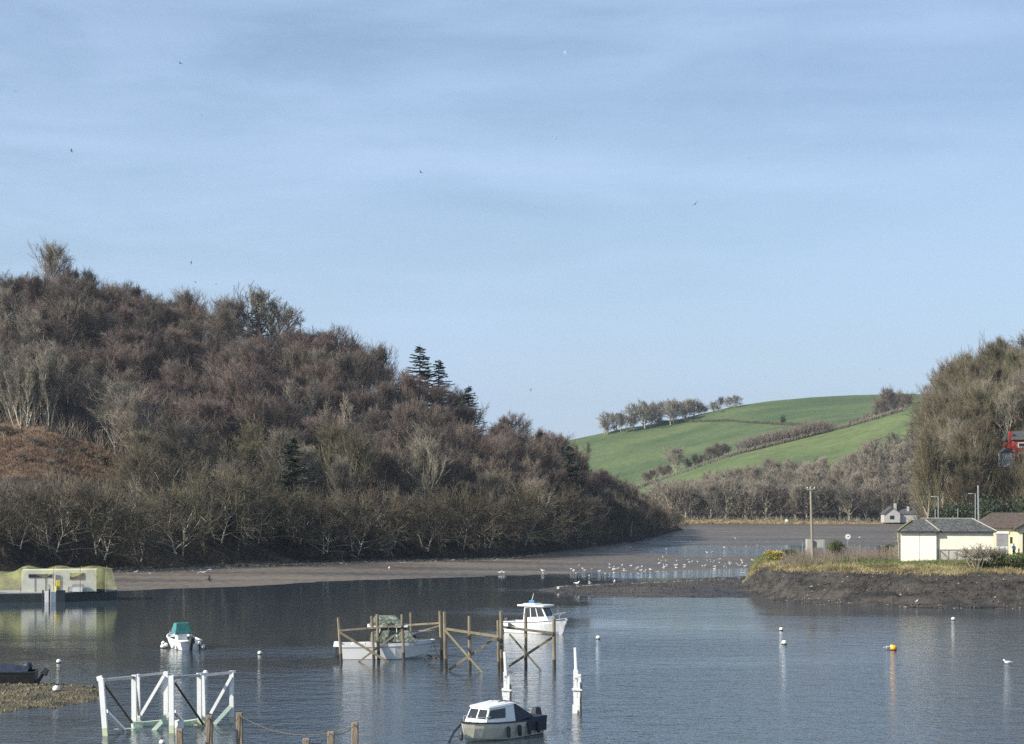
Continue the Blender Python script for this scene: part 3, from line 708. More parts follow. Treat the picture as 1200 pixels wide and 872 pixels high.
for u, D, s in [(1150, 268, .8), (1163, 274, .85), (1175, 270, .75), (1187, 276, .8), (1198, 270, .75), (1212, 270, .8)]:
    plant('ivy1', 'evergreen_tree', Vector(((u-600)/F*D, D, 4.3)), 'dark green evergreen behind the brown roofed building', 'evergreen tree', 'evergreens behind the brown roof', None, s)
for u, D, s in [(1110, 330, .8), (1128, 350, .9), (1145, 372, .9), (1120, 390, .8), (1160, 400, .8), (1135, 310, .7), (1102, 300, .6)]:
    plant('ivy%d' % rnd.randrange(2), 'ivy_clad_tree', pr(u, D), 'dark ivy clad tree halfway up the steep right slope', 'evergreen tree', 'ivy clad trees on the right slope', None, s)
for u, y, D in [(1152, 402, 436), (1172, 399, 440), (1130, 430, 430), (1190, 392, 445)]:
    plant('ivy1', 'evergreen_tree', pr(u, D), 'dark evergreen on the crest of the steep slope', 'evergreen tree', 'evergreens on the slope crest', None, .75)
def s_right(r):
    u = r.uniform(1078, 1250); Df = interp(u, [(1035, 385), (1075, 330), (1120, 290), (1200, 268)]); D = r.uniform(Df-6, 445); p = pr(u, D); return p if p.z > 2 else None
brush('slope_thicket', 6000, s_right, 1.0, 4.5, .04, M['twig_olive'], 'olive brown thicket on the steep right slope', .8, 4)

# ------------------------------------------------------------------ buildings
def wall_box(mb, x0, x1, y0, y1, z0, z1): mb.box(((x0+x1)/2, (y0+y1)/2, (z0+z1)/2), (x1-x0, y1-y0, z1-z0))
def hip_roof(mb, x0, x1, y0, y1, z0, z1, ov=.35, hipl=None, t=.12, gable=False):
    x0 -= ov; x1 += ov; y0 -= ov; y1 += ov; ym = (y0+y1)/2; hp = 0 if gable else ((y1-y0)/2 if hipl is None else hipl)
    a = [(x0, y0, z0), (x1, y0, z0), (x1, y1, z0), (x0, y1, z0), (x0+hp, ym, z1), (x1-hp, ym, z1)]
    b = [(p[0], p[1], p[2]-t) for p in a[:4]]
    mb.add(a+b, [(0, 1, 5, 4), (2, 3, 4, 5), (1, 2, 5), (3, 0, 4), (6, 9, 8, 7), (0, 6, 7, 1), (1, 7, 8, 2), (2, 8, 9, 3), (3, 9, 6, 0)])
# cream shed
def zh(x, D): return z_head(x, D)
sx0, sx1 = (1055.5-600)/F*203, (1163-600)/F*202
xc = (1098.5-600)/F*202; gz = 4.55
sh = thing('shed', (sx0, 203, gz), 'cream shed with hipped slate roof standing on the grassy headland', 'shed', None, R(-13))
O = Vector((sx0, 201, gz)); Wd = sx1-sx0; xm = xc-sx0
m = MB(); wall_box(m, 0, xm, -.35, 5.2, -.4, 3.35); m.build('double_door_bay', M['cream_wall'], sh)
m = MB(); wall_box(m, xm+.003, Wd, 0, 5.2, -.4, 3.35); m.build('wall', M['beige_wall'], sh)
m = MB(); wall_box(m, xm*.52-.02, xm*.52+.02, -.365, -.34, -.1, 3.1); m.build('door_gap', M['grey_shutter'], sh)
m = MB(); wall_box(m, xm+.15, Wd-.1, -.03, 0, -.1, 1.35); m.build('plinth_panel', M['concrete'], sh)
m = MB(); hip_roof(m, 0, Wd, 0, 5.2, 3.5, 4.95, .38, 2.7); rf = m.build('roof', M['slate'], sh)
m = MB(); hip_roof(m, 0, xm, -.35, 3.2, 3.503, 4.75, .38, 1.6); m.build('bay_roof', M['slate'], sh)
m = MB(); m.bar((-.36, -.72, 3.53), (1.25, 1.2, 4.75), .30, .05); m.build('mossy_hip', M['moss'], sh)
m = MB(); m.bar((xm+.38, -.73, 3.56), (xm-1.2, 1.42, 4.80), .14, .07); m.bar((2.35, 2.6, 4.97), (Wd-2.35, 2.6, 4.97), .16, .07); m.bar((Wd+.36, -.36, 3.54), (Wd-2.33, 2.6, 4.98), .14, .07); m.build('ridge_tiles', M['concrete'], sh)
m = MB(); m.box((Wd/2+xm/2, -.40, 3.38), (Wd-xm+.5, .1, .14)); m.box((xm/2, -.77, 3.38), (xm+.7, .1, .14)); m.build('gutter', M['black'], sh)
# timber frame fence in front of shed
fx = (1101-600)/F*198
fr = thing('timber_rack', (fx, 197.6, gz-.15), 'grey timber rail frame with diagonal braces leaning on the beige shed wall', 'fence')
for k in range(6):
    m = MB(); m.bar((k*.98-.05, 0, -.3), (k*.98, 0, 1.45), .12, .12); m.build('post', M['timber'], fr)
m = MB(); m.bar((-.1, .09, 1.47), (5.2, .09, 1.5), .12, .1); m.build('top_rail', M['timber'], fr)
for a, b in ((0.0, 1.1), (.0, .6)):
    m = MB(); m.bar((a, -.1, 1.4), (a+b+.8, -.1, -.1), .10, .06); m.build('brace', M['timber'], fr)
# brown-roofed building (right)
bx0 = (1157-600)/F*212; bb = thing('boathouse', (bx0, 212, 4.4), 'pale yellow building with brown tiled roof at the right edge', 'building', None, R(-10))
m = MB(); wall_box(m, -1.2, 3.4, 0, 7, -.4, 3.75); m.build('wall', M['yellow_wall'], bb)
m = MB(); hip_roof(m, -1.2, 14, 0, 7, 3.9, 5.7, .45, 2.6); m.build('roof', M['tile'], bb)
m = MB(); wall_box(m, 1.1, 2.45, -.06, 0, .2, 3.1); m.build('roller_shutter', M['grey_shutter'], bb)
m = MB(); wall_box(m, .9, 2.6, -.12, -.06, 3.12, 3.4); m.build('lintel', M['white_paint'], bb)
m = MB(); wall_box(m, 2.72, 3.02, -.03, 0, 1.9, 2.7); m.build('window', M['dark_glass'], bb)
wg = MB(); x0, x1 = 3.4, 9.5; y0 = -2.4
wg.add([(x0, y0, -.4), (x1, y0, -.4), (x1, y0, 3.9), ((x0+x1)/2, y0, 5.6), (x0, y0, 3.9), (x0, 0, -.4), (x0, 0, 3.9), (x1, 0, -.4), (x1, 0, 3.9)], [(0, 1, 2, 3, 4), (5, 0, 4, 6), (1, 7, 8, 2)]); wg.build('gable_wall', M['yellow_wall'], bb)
m = MB(); xm2 = (x0+x1)/2
for s in (-1, 1):
    e = x0-.4 if s < 0 else x1+.4
    m.add([(e, y0-.5, 3.75), (xm2, y0-.5, 5.75), (xm2, 3.4, 5.75), (e, 3.4, 3.75), (e, y0-.5, 3.6), (xm2, y0-.5, 5.58), (xm2, 3.4, 5.58), (e, 3.4, 3.6)], [(0, 1, 2, 3), (7, 6, 5, 4), (0, 4, 5, 1), (0, 3, 7, 4)])
m.build('gable_roof', M['tile'], bb)
m = MB(); m.bar((x0-.42, y0-.53, 3.66), (xm2, y0-.53, 5.68), .06, .22); m.bar((x1+.42, y0-.53, 3.66), (xm2, y0-.53, 5.68), .06, .22); m.build('bargeboard', M['black'], bb)
m = MB(); wall_box(m, 3.95, 4.35, y0-.03, y0, .2, 3.3); m.build('recess_shade_strip', M['black'], bb)  # flat black strip painting the shade of a recess on the wall
m = MB(); wall_box(m, 4.5, 5.5, y0-.05, y0, 1.2, 2.9); wf = m.build('window', M['white_paint'], bb); m = MB(); wall_box(m, 4.6, 5.4, y0-.07, y0-.04, 1.3, 2.8); m.build('pane', M['dark_glass'], wf)
m = MB(); m.box((.9, -3.2, 1.5), (3.6, .06, .22)); 
for k in range(4): m.bar((-.7+k*1.1, -3.2, -.3), (-.7+k*1.1, -3.2, 1.45), .08)
o = m.build('slipway_railing', M['white_paint'], None); o.location = (bx0, 212, 4.4); tag(o, 'low white railing in front of the grey shutter', 'railing')
# red building and stone wall up the slope
rb = thing('red_house', at(1188, 541, 330), 'red painted house with white windows at the right edge above the trees', 'house')
m = MB(); wall_box(m, 0, 9, 0, 7, 0, 4.2); m.build('wall', M['red_paint'], rb)
m = MB(); hip_roof(m, 0, 9, 0, 7, 4.3, 6.0, .3, gable=True); m.build('roof', M['slate'], rb)
m = MB(); wall_box(m, -.55, .1, 1, 1.8, 0, 5.9); m.build('chimney', M['red_paint'], rb)
for z in (.8, 2.75):
    m = MB(); wall_box(m, .8, 2.6, -.08, 0, z, z+.95); w = m.build('window', M['white_paint'], rb); m = MB(); wall_box(m, .95, 2.45, -.11, -.07, z+.15, z+.8); m.build('pane', M['dark_glass'], w)
p = at(1175, 541, 322); wh = thing('white_outbuilding', p, 'small white gabled outbuilding beside the red house', 'outbuilding')
m = MB(); wall_box(m, 0, 2.1, 0, 3, -1, 1.7); m.build('wall', M['white_wall'], wh)
m = MB(); m.add([(-.1, -.1, 1.7), (1.05, -.1, 2.6), (2.2, -.1, 1.7), (-.1, 3.1, 1.7), (1.05, 3.1, 2.6), (2.2, 3.1, 1.7)], [(0, 1, 4, 3), (1, 2, 5, 4), (0, 2, 1), (3, 4, 5)]); m.build('roof', M['slate'], wh)
p = at(1189, 578, 322); m = MB(); wall_box(m, 0, 16, -.4, .4, -3, 5.4); o = m.build('retaining_wall', M['stone']); o.location = p; tag(o, 'tall grey stone retaining wall under the red house', 'wall')
# white cottage on far shore
p = at(1036, 608, 690); ct = thing('cottage', p, 'small white cottage with two slate gables at the foot of the far wood', 'cottage')
m = MB(); wall_box(m, 0, 6.5, 0, 6, -1.5, 2.2); m.add([(0, 0, 2.2), (6.5, 0, 2.2), (3.25, 0, 4.6)], [(0, 1, 2)]); m.build('wall', M['white_wall'], ct)
m = MB()
for s, e in ((-1, -.5), (1, 7.0)): m.add([(e, -.5, 1.9), (3.25, -.5, 4.9), (3.25, 6.5, 4.9), (e, 6.5, 1.9), (e, -.5, 1.7), (3.25, -.5, 4.65)], [(0, 1, 2, 3), (0, 4, 5, 1)])
m.build('roof', M['slate'], ct)
m = MB(); wall_box(m, 6.6, 14, 1.5, 6, -1.5, 1.8); m.build('wing_wall', M['white_wall'], ct)
m = MB(); hip_roof(m, 6.9, 14, 1.5, 6, 1.9, 4.0, .3, gable=True); m.build('wing_roof', M['slate'], ct)
m = MB(); wall_box(m, 4.6, 5.5, 2, 3, 3, 6.2); m.build('chimney', M['white_wall'], ct)
m = MB(); wall_box(m, 10, 10.8, 2.5, 3.3, 3, 5); m.build('chimney', M['white_wall'], ct)
m = MB(); wall_box(m, 2.4, 4.1, -.06, 0, -.2, 1.3); m.build('window', M['dark_glass'], ct)
# small concrete hut + pole
p = Vector(((946-600)/F*212, 212, 4.5)); hut = thing('concrete_hut', p, 'small grey concrete enclosure at the foot of the wooden utility pole', 'hut')
m = MB(); wall_box(m, 0, .7, 0, 1.2, -.3, 2.3); m.build('pillar', M['concrete'], hut)
m = MB(); wall_box(m, .703, 2.2, .3, .5, 1.2, 2.25); m.build('panel', M['concrete'], hut)
m = MB(); wall_box(m, 2.05, 2.25, .25, .28, -.3, 2.2); m.build('post', M['steel'], hut); m = MB(); wall_box(m, -.6, -.52, .2, .28, -.3, 1.9); m.build('post', M['steel'], hut)
pl = thing('utility_pole', Vector(((952.5-600)/F*208, 208, 4.4)), 'tall wooden utility pole rising from the headland hut', 'utility pole')
m = MB(); m.tube((0, 0, -.5), (-.28, 0, 9.0), .17, .12, 8); m.build('pole', M['pole_wood'], pl)
m = MB(); m.bar((-.75, -.12, 8.55), (.25, -.12, 8.65), .1, .12); ca = m.build('crossarm', M['pole_wood'], pl)
for x in (-.68, .18):
    m = MB(); m.lathe((x, -.12, 8.68), [(.03, 0), (.07, .05), (.05, .12), (.02, .2)], 6); m.build('insulator', M['white_paint'], ca)
# signs
def disc_sign(u, y, D, zb, r, label, ring=True):
    p = at(u, y, D); s = thing('round_sign', (p.x, p.y, zb), label, 'sign')
    m = MB(); m.tube((0, 0, -.3), (0, 0, p.z-zb), .04, .04, 6); m.build('post', M['steel'], s)
    m = MB(); m.lathe((0, -.06, p.z-zb), [(r, -.02), (r, .02)], 20, 'y'); d = m.build('disc', M['white_paint'], s)
    if ring:
        m = MB(); n = 24
        for k in range(n):
            a0, a1 = 2*math.pi*k/n, 2*math.pi*(k+1)/n
            f = lambda a, q: (math.cos(a)*q, -.085, p.z-zb+math.sin(a)*q)
            m.quad(f(a0, r*.98), f(a1, r*.98), f(a1, r*.86), f(a0, r*.86))
        m.build('dark_rim', M['grey_shutter'], d)
        m = MB(); m.bar((-r*.35, -.09, p.z-zb-.02), (r*.35, -.09, p.z-zb-.02), .015, .09); m.bar((r*.02, -.09, p.z-zb+r*.38), (r*.36, -.09, p.z-zb), .015, .09); m.build('symbol', M['grey_shutter'], d)
disc_sign(993.5, 629, 214, 4.4, .37, 'white round sign with dark rim standing beside the green bush on the headland')
disc_sign(921.5, 610, 692, .6, .62, 'small pale round beacon on a post at the far shore', False)
# lamps
for u, yt, D, arm, lab in [(1099.5, 582, 232, -1, 'grey street lamp with left pointing arm behind the cream shed roof'), (1143, 578.5, 230, -1, 'grey street lamp beside the tall pale mast')]:
    p = at(u, yt, D); s = thing('street_lamp', (p.x, p.y, 4.3), lab, 'street lamp'); h = p.z-4.3
    m = MB(); m.tube((0, 0, -.3), (0, 0, h), .09, .06, 6); m.build('pole', M['steel'], s)
    m = MB(); m.tube((0, 0, h-.02), (arm*.5, 0, h), .04, .04, 5); m.build('arm', M['steel'], s)
    m = MB(); m.box((arm*.68, 0, h), (.55, .25, .11)); m.build('lamp_head', M['concrete'], s, bevel=.03)
for u, yt, w, lab in [(1147.5, 570, .13, 'tallest pale mast standing between the two building roofs'), (1096, 598, .07, 'short thin grey post left of the street lamp behind the shed'), (1122.5, 597, .07, 'short thin grey post behind the middle of the shed roof')]:
    p = at(u, yt, 226); m = MB(); m.tube((0, 0, -.3), (-.15 if w > .1 else 0, 0, p.z-4.3), w, w*.75, 6); m.lathe((-.15 if w > .1 else 0, 0, p.z-4.3), [(w*.9, 0), (w*.9, .08), (w*.3, .14)], 6)
    o = m.build('mast' if w > .1 else 'metal_post', M['steel']); o.location = (p.x, p.y, 4.3); tag(o, lab, 'mast' if w > .1 else 'post')
# fences on headland
def fence(name, u0, u1, D0, D1, n, h, m_, label, wires=2, w=.08, jit=.15):
    x0 = (u0-600)/F*D0; x1 = (u1-600)/F*D1; o0 = Vector((x0, D0, zh(x0, D0))); f = thing(name, o0, label, 'fence'); r = random.Random(n)
    tops = []
    for k in range(n):
        t = k/(n-1); x = x0+(x1-x0)*t; D = D0+(D1-D0)*t; b = Vector((x, D, zh(x, D)))-o0; hh = h*r.uniform(1-jit, 1+jit)
        m = MB(); m.bar(b-Vector((0, 0, .3)), b+Vector((r.uniform(-.05, .05), 0, hh)), w); m.build('post', m_, f); tops.append(b+Vector((0, 0, h)))
    for q in range(wires):
        m = MB()
        for k in range(n-1): m.tube(tops[k]-Vector((0, 0, .15+q*h*.42)), tops[k+1]-Vector((0, 0, .15+q*h*.42)), .02, .02, 3, False)
        m.build('wire', M['steel'] if m_ is not M['green_mesh'] else m_, f)
    return f
fence('wooden_fence', 976, 1048, 213, 213, 26, 1.25, M['timber'], 'brown post and wire fence running along the headland towards the shed', 2, .09, .25)
fence('green_fence', 927, 947, 216, 213, 16, 1.35, M['green_mesh'], 'dark green mesh fence behind the gorse bush', 3, .05, .05)
p = Vector(((1043-600)/F*205, 205, gz)); g = thing('gate', p, 'grey wooden gate beside the left end of the cream shed', 'gate')
m = MB(); m.bar((0, 0, -.3), (0, 0, 1.6), .2); m.build('post', M['timber'], g)
m = MB(); m.bar((1.1, 0, -.3), (.9, 0, 3.2), .07); m.build('post', M['steel'], g)
m = MB()
for z in (.5, .9, 1.3): m.box((.5, 0, z), (.9, .05, .12))
m.bar((.1, -.05, .45), (.9, -.05, 1.3), .06, .08); m.build('gate_panel', M['timber'], g)
# headland plants
def ph(u, D): x = (u-600)/F*D; return Vector((x, D, zh(x, D)))
plant('gorse0', 'gorse_bush', ph(909, 212), 'gorse bush with bright yellow flowers at the headland tip', 'bush', None, None, .85)
plant('green1', 'low_bush', ph(925, 213), 'low brownish bush between gorse and green fence', 'bush', None, None, .55)
plant('green0', 'round_bush', ph(979, 211), 'rounded dark green bush beside the white round sign', 'bush', None, None, (.95, .9, 1.05))
plant('green0', 'round_bush', ph(1039, 214), 'light green bush beside the gate at the shed left end', 'bush', None, None, .75)
plant('bush0', 'bare_shrub', ph(1147, 196), 'leggy olive shrub in front of the beige shed wall', 'bush', None, None, .95)
plant('green1', 'leafy_shrub', ph(1150, 196.5), 'sparse green shrub at the foot of the leggy olive shrub', 'bush', None, None, .5)
plant('bush1', 'bare_shrub', ph(1166, 197), 'bare brown shrub at the right end of the cream shed', 'bush', None, None, .8)
for u, D, s, l in [(1178, 196, .8, 'left'), (1190, 195, .9, 'middle'), (1201, 196, .95, 'right')]:
    plant('green1', 'leafy_shrub', ph(u, D), {'left': 'dense green shrub below the white railing', 'middle': 'wide green shrub below the person in blue', 'right': 'large green shrub cut by the right edge of the photo'}[l], 'bush', None, None, s)
for u, y, D, key, s, l in [(1064, 0, 240, 'bush0', .9, 'grey bare bush peeping over the left end of the shed roof'), (1074, 0, 246, 'bush1', 1.2, 'brown bare bush behind the shed roof beside the twin trunks')]:
    plant(key, 'bare_shrub', (((u-600)/F*D), D, 4.3), l, 'bush', None, None, s)
def s_head(r, lo=0, hi=9, u0=880, u1=1260):
    u = r.uniform(u0, u1); Df, Dc, bk = head_par(u); D = Dc+r.uniform(lo, hi); return ph(u, D)
brush('dry_grass', 2700, lambda r: s_head(r, -.5, 5.0), .15, .60, .026, M['dry'], 'straw coloured dry grass hanging over the headland bank', 1.0, 5)
brush('green_grass', 5200, lambda r: s_head(r, 1.0, 11), .12, .42, .03, M['green_grass'], 'short green grass on the headland top', .9, 5)
brush('dead_stalks', 420, lambda r: (lambda u: ph(u, r.uniform(203, 214)))(r.uniform(915, 1050)), .4, 1.5, .020, M['twig'], 'brown dead weed stalks along the headland fence', .4, 5)
# stones
def stones(name, n, sampler, smin, smax, m_, label):
    mb = MB(); r = random.Random(3)
    for i in range(n):
        p = Vector(sampler(r)); s = r.uniform(smin, smax)*(2 if r.random() < .05 else 1)
        vs = [p+Vector((d[0]*s*r.uniform(.6, 1.3), d[1]*s*r.uniform(.6, 1.3), d[2]*s*r.uniform(.35, .8))) for d in ((1, 0, 0), (0, 1, 0), (-1, 0, 0), (0, -1, 0), (0, 0, 1), (0, 0, -1))]
        mb.add(vs, [(0, 1, 4), (1, 2, 4), (2, 3, 4), (3, 0, 4), (1, 0, 5), (2, 1, 5), (3, 2, 5), (0, 3, 5)])
    return tag(mb.build(name, m_), label, None, None, 'stuff')
def s_bank(r):
    u = r.uniform(872, 1260); Df, Dc, bk = head_par(u); D = Df+r.random()*8.3-1; p = ph(u, D); x = p.x; z = max(p.z, z_mud(x, D)[0]); return (x, D, z)
stones('bank_stones', 9000, s_bank, .04, .15, M['mud_dark'], 'dark stones and weed on the muddy headland bank')
M['pale_stone'] = mat('pale_stones', (.20, .18, .15), (.36, .34, .30), scale=2, rough=.9)
stones('pale_stones', 170, s_bank, .05, .16, M['pale_stone'], 'scattered pale stones on the headland bank')
def s_spit(r):
    u = r.uniform(650, 900); D = vD(interp(u, SL))+r.random()**.7*(vD(interp(u, SU))-vD(interp(u, SL))); x = (u-600)/F*D; return (x, D, z_mud(x, D)[0])
stones('spit_stones', 3200, s_spit, .06, .22, M['mud_dark'], 'dark stones and weed covering the mud spit')
def s_patch(r):
    while True:
        u = r.uniform(-80, 122); D = r.uniform(95, 111); x = (u-600)/F*D; z, m_ = z_mud(x, D)
        if z > .0: return (x, D, z)
stones('seaweed_stones', 5200, s_patch, .04, .13, M['mud_weed'], 'seaweed covered shingle beside the dark boat')
stones('patch_pebbles', 160, s_patch, .04, .10, M['pale_stone'], 'pale pebbles on the seaweed shingle')
def s_lsh(r):
    u = r.uniform(-40, 780); Df, Dr, zr = hill_l(u); D = Df-r.random()*5; x = (u-600)/F*D; return (x, D, max(z_left(x, D), z_mud(x, D)[0]))
stones('shore_rocks', 2600, s_lsh, .1, .45, M['mud_dark'], 'dark rocks lining the foot of the wooded hill')
def s_wrack(r):
    u = r.uniform(120, 640); Df, Dr, zr = hill_l(u); D = Df-6-abs(r.gauss(0, 4)); x = (u-600)/F*D; return (x, D, z_mud(x, D)[0])
stones('wrack_line', 900, s_wrack, .06, .2, M['pale_stone'], 'pale driftwood and stones along the high tide line')
# pale retaining edge / shingle line along spit top
mb = MB(); pp = [(654, 687.6), (700, 685.8), (760, 683), (820, 680.2), (868, 677.6)]
for i in range(len(pp)-1):
    for j in range(8):
        t0, t1 = j/8, (j+.93)/8; a = gd(pp[i][0]+(pp[i+1][0]-pp[i][0])*t0, pp[i][1]+(pp[i+1][1]-pp[i][1])*t0, .55); b = gd(pp[i][0]+(pp[i+1][0]-pp[i][0])*t1, pp[i][1]+(pp[i+1][1]-pp[i][1])*t1, .55)
        if rnd.random() < .12: continue
        mb.bar(a-Vector((0, 0, .2)), b-Vector((0, 0, .2+rnd.uniform(-.06, .06))), .5, .42)
tag(mb.build('training_wall', M['concrete']), 'low pale stone kerb along the top of the mud spit', 'wall')

# ------------------------------------------------------------------ person
def person(loc):
    t = MB()
    J = {'pel': (0, 0, .95), 'wa': (0, 0, 1.12), 'ch': (0, 0, 1.36), 'ne': (0, -.01, 1.50), 'hd': (0, -.03, 1.60), 'ht': (0, -.03, 1.72),
         'sl': (-.19, 0, 1.42), 'el': (-.26, -.06, 1.16), 'wl': (-.16, -.28, 1.10), 'hl': (-.12, -.36, 1.11), 'sr': (.19, 0, 1.42), 'er': (.25, -.02, 1.14), 'wr': (.24, -.12, .90), 'hr': (.24, -.15, .81),
         'tl': (-.10, 0, .90), 'kl': (-.11, -.03, .50), 'al': (-.11, .02, .09), 'fl': (-.12, -.14, .04), 'tr': (.10, 0, .90), 'kr': (.12, .0, .50), 'ar': (.13, .04, .09), 'fr': (.14, -.12, .04)}
    Rr = {'pel': .15, 'wa': .14, 'ch': .16, 'ne': .055, 'hd': .095, 'ht': .08, 'sl': .07, 'el': .05, 'wl': .035, 'hl': .04, 'sr': .07, 'er': .05, 'wr': .035, 'hr': .04,
          'tl': .10, 'kl': .065, 'al': .045, 'fl': .045, 'tr': .10, 'kr': .065, 'ar': .045, 'fr': .045}
    E = [('pel', 'wa'), ('wa', 'ch'), ('ch', 'ne'), ('ne', 'hd'), ('hd', 'ht'), ('ch', 'sl'), ('sl', 'el'), ('el', 'wl'), ('wl', 'hl'), ('ch', 'sr'), ('sr', 'er'), ('er', 'wr'), ('wr', 'hr'),
         ('pel', 'tl'), ('tl', 'kl'), ('kl', 'al'), ('al', 'fl'), ('pel', 'tr'), ('tr', 'kr'), ('kr', 'ar'), ('ar', 'fr')]
    keys = list(J); me = bpy.data.meshes.new('person'); me.from_pydata([J[k] for k in keys], [(keys.index(a), keys.index(b)) for a, b in E], [])
    o = bpy.data.objects.new('person', me); COL.objects.link(o)
    sk = o.modifiers.new('skin', 'SKIN'); sv = me.skin_vertices[0].data
    for i, k in enumerate(keys): sv[i].radius = (Rr[k], Rr[k]*(.75 if k in ('pel', 'wa', 'ch') else 1))
    sv[0].use_root = True
    o.modifiers.new('sub', 'SUBSURF').levels = 2
    dg = bpy.context.evaluated_depsgraph_get(); m2 = bpy.data.meshes.new_from_object(o.evaluated_get(dg)); bpy.data.objects.remove(o)
    for k in ('skin', 'blue_shirt', 'dark_cloth'): m2.materials.append(M[k])
    for p in m2.polygons:
        z = p.center.z; p.use_smooth = True
        arm = abs(p.center.x) > .2 or p.center.y < -.15
        p.material_index = 0 if z > 1.47 or (arm and z < 1.13 and z > .6 and (abs(p.center.x) > .2 or p.center.y < -.15)) else (1 if z > .96 else 2)
    o = bpy.data.objects.new('person', m2); COL.objects.link(o); o.location = loc; o.rotation_euler = (0, 0, .5)
    tag(o, 'person in a light blue shirt and dark trousers standing by the yellow building', 'person')
    h = MB(); h.ball((0, 0, 1.685), .105, 10, (1, 1.05, .8)); h.build('hair', M['bark_dark'], o, smooth=True)
    f = MB(); f.tube((0, -.12, 1.62), (0, -.15, 1.60), .015, .018, 5); f.build('nose', M['skin'], o)
    return o
person(((1188-600)/F*204, 204, 4.75))

# ------------------------------------------------------------------ boats
def hull_mesh(L, B, fb, draft=.35, sheer=.25, flare=.8, bow=.35, transom=.85, ns_=14, pw=2.3):
    """stern at x=0, bow at x=L. returns MB hull sides + deck ring list"""
    m = MB(); rows = []
    for i in range(ns_+1):
        s = i/ns_; x = L*s
        w = B/2*(transom+(1-transom)*min(1, s/.35))*(1-max(0, (s-.5)/.5)**pw)
        w = max(w, .012); zs = fb+sheer*s**2
        rake = bow*(max(0, (s-.6)/.4))**1.5
        wc = w*flare*(1-.35*max(0, (s-.5)/.5)); zc = .02+.30*fb*max(0, (s-.6)/.4)
        xk = x-rake*.9 if s > .6 else x
        rows.append([(x, -w, zs), (x-rake*.25, -w*.97, zs*.72+.0), (x-rake*.55, -wc, zc), (xk, 0, -draft*(1-.8*max(0, (s-.75)/.25))), (x-rake*.55, wc, zc), (x-rake*.25, w*.97, zs*.72), (x, w, zs)])
    n = 7
    for r in rows: m.v.extend(r)
    for i in range(ns_):
        for k in range(n-1):
            a = i*n+k; m.f.append((a, a+n, a+n+1, a+1)); m.m.append(0)
    m.f.append(tuple(range(n))); m.m.append(0)
    return m, rows
def deck(rows, z_in=0.0, i0=0, i1=None, inset=0.0, m=None):
    m = m or MB(); i1 = len(rows)-1 if i1 is None else i1
    for i in range(i0, i1):
        a = rows[i][0]; b = rows[i][-1]; c = rows[i+1][-1]; d = rows[i+1][0]
        m.quad(*[(p[0], p[1]*(1-inset), p[2]+z_in) for p in (a, d, c, b)])
    return m
def gunwale(rows, r=.04):
    m = MB()
    for k in (0, -1): m.path([Vector(q[k]) for q in rows], r, 5)
    m.tube(rows[0][0], rows[0][-1], r, r, 5); return m
def outboard(parent, x, y, z, s=1.0, cover='black', tilt=0.0):
    m = MB(); rot = Matrix.Rotation(tilt, 3, 'Y')
    def P(a): return Vector((x, y, z))+rot @ Vector(a)*s
    m.box(P((-.18, 0, .42)), (.5*s, .34*s, .42*s), rot, .75); o = m.build('outboard_motor', M[cover], parent, bevel=.05)
    m = MB(); m.bar(P((-.18, 0, .25)), P((-.22, 0, -.75)), .14*s, .2*s); m.bar(P((-.35, 0, -.5)), P((-.0, 0, -.5)), .05, .2*s); m.ball(P((-.25, 0, -.72)), .1*s, 8, (2, .8, .8)); m.build('drive_leg', M['black'], o)
def rail(pts, r=.018): 
    m = MB(); m.path([Vector(p) for p in pts], r, 4); return m

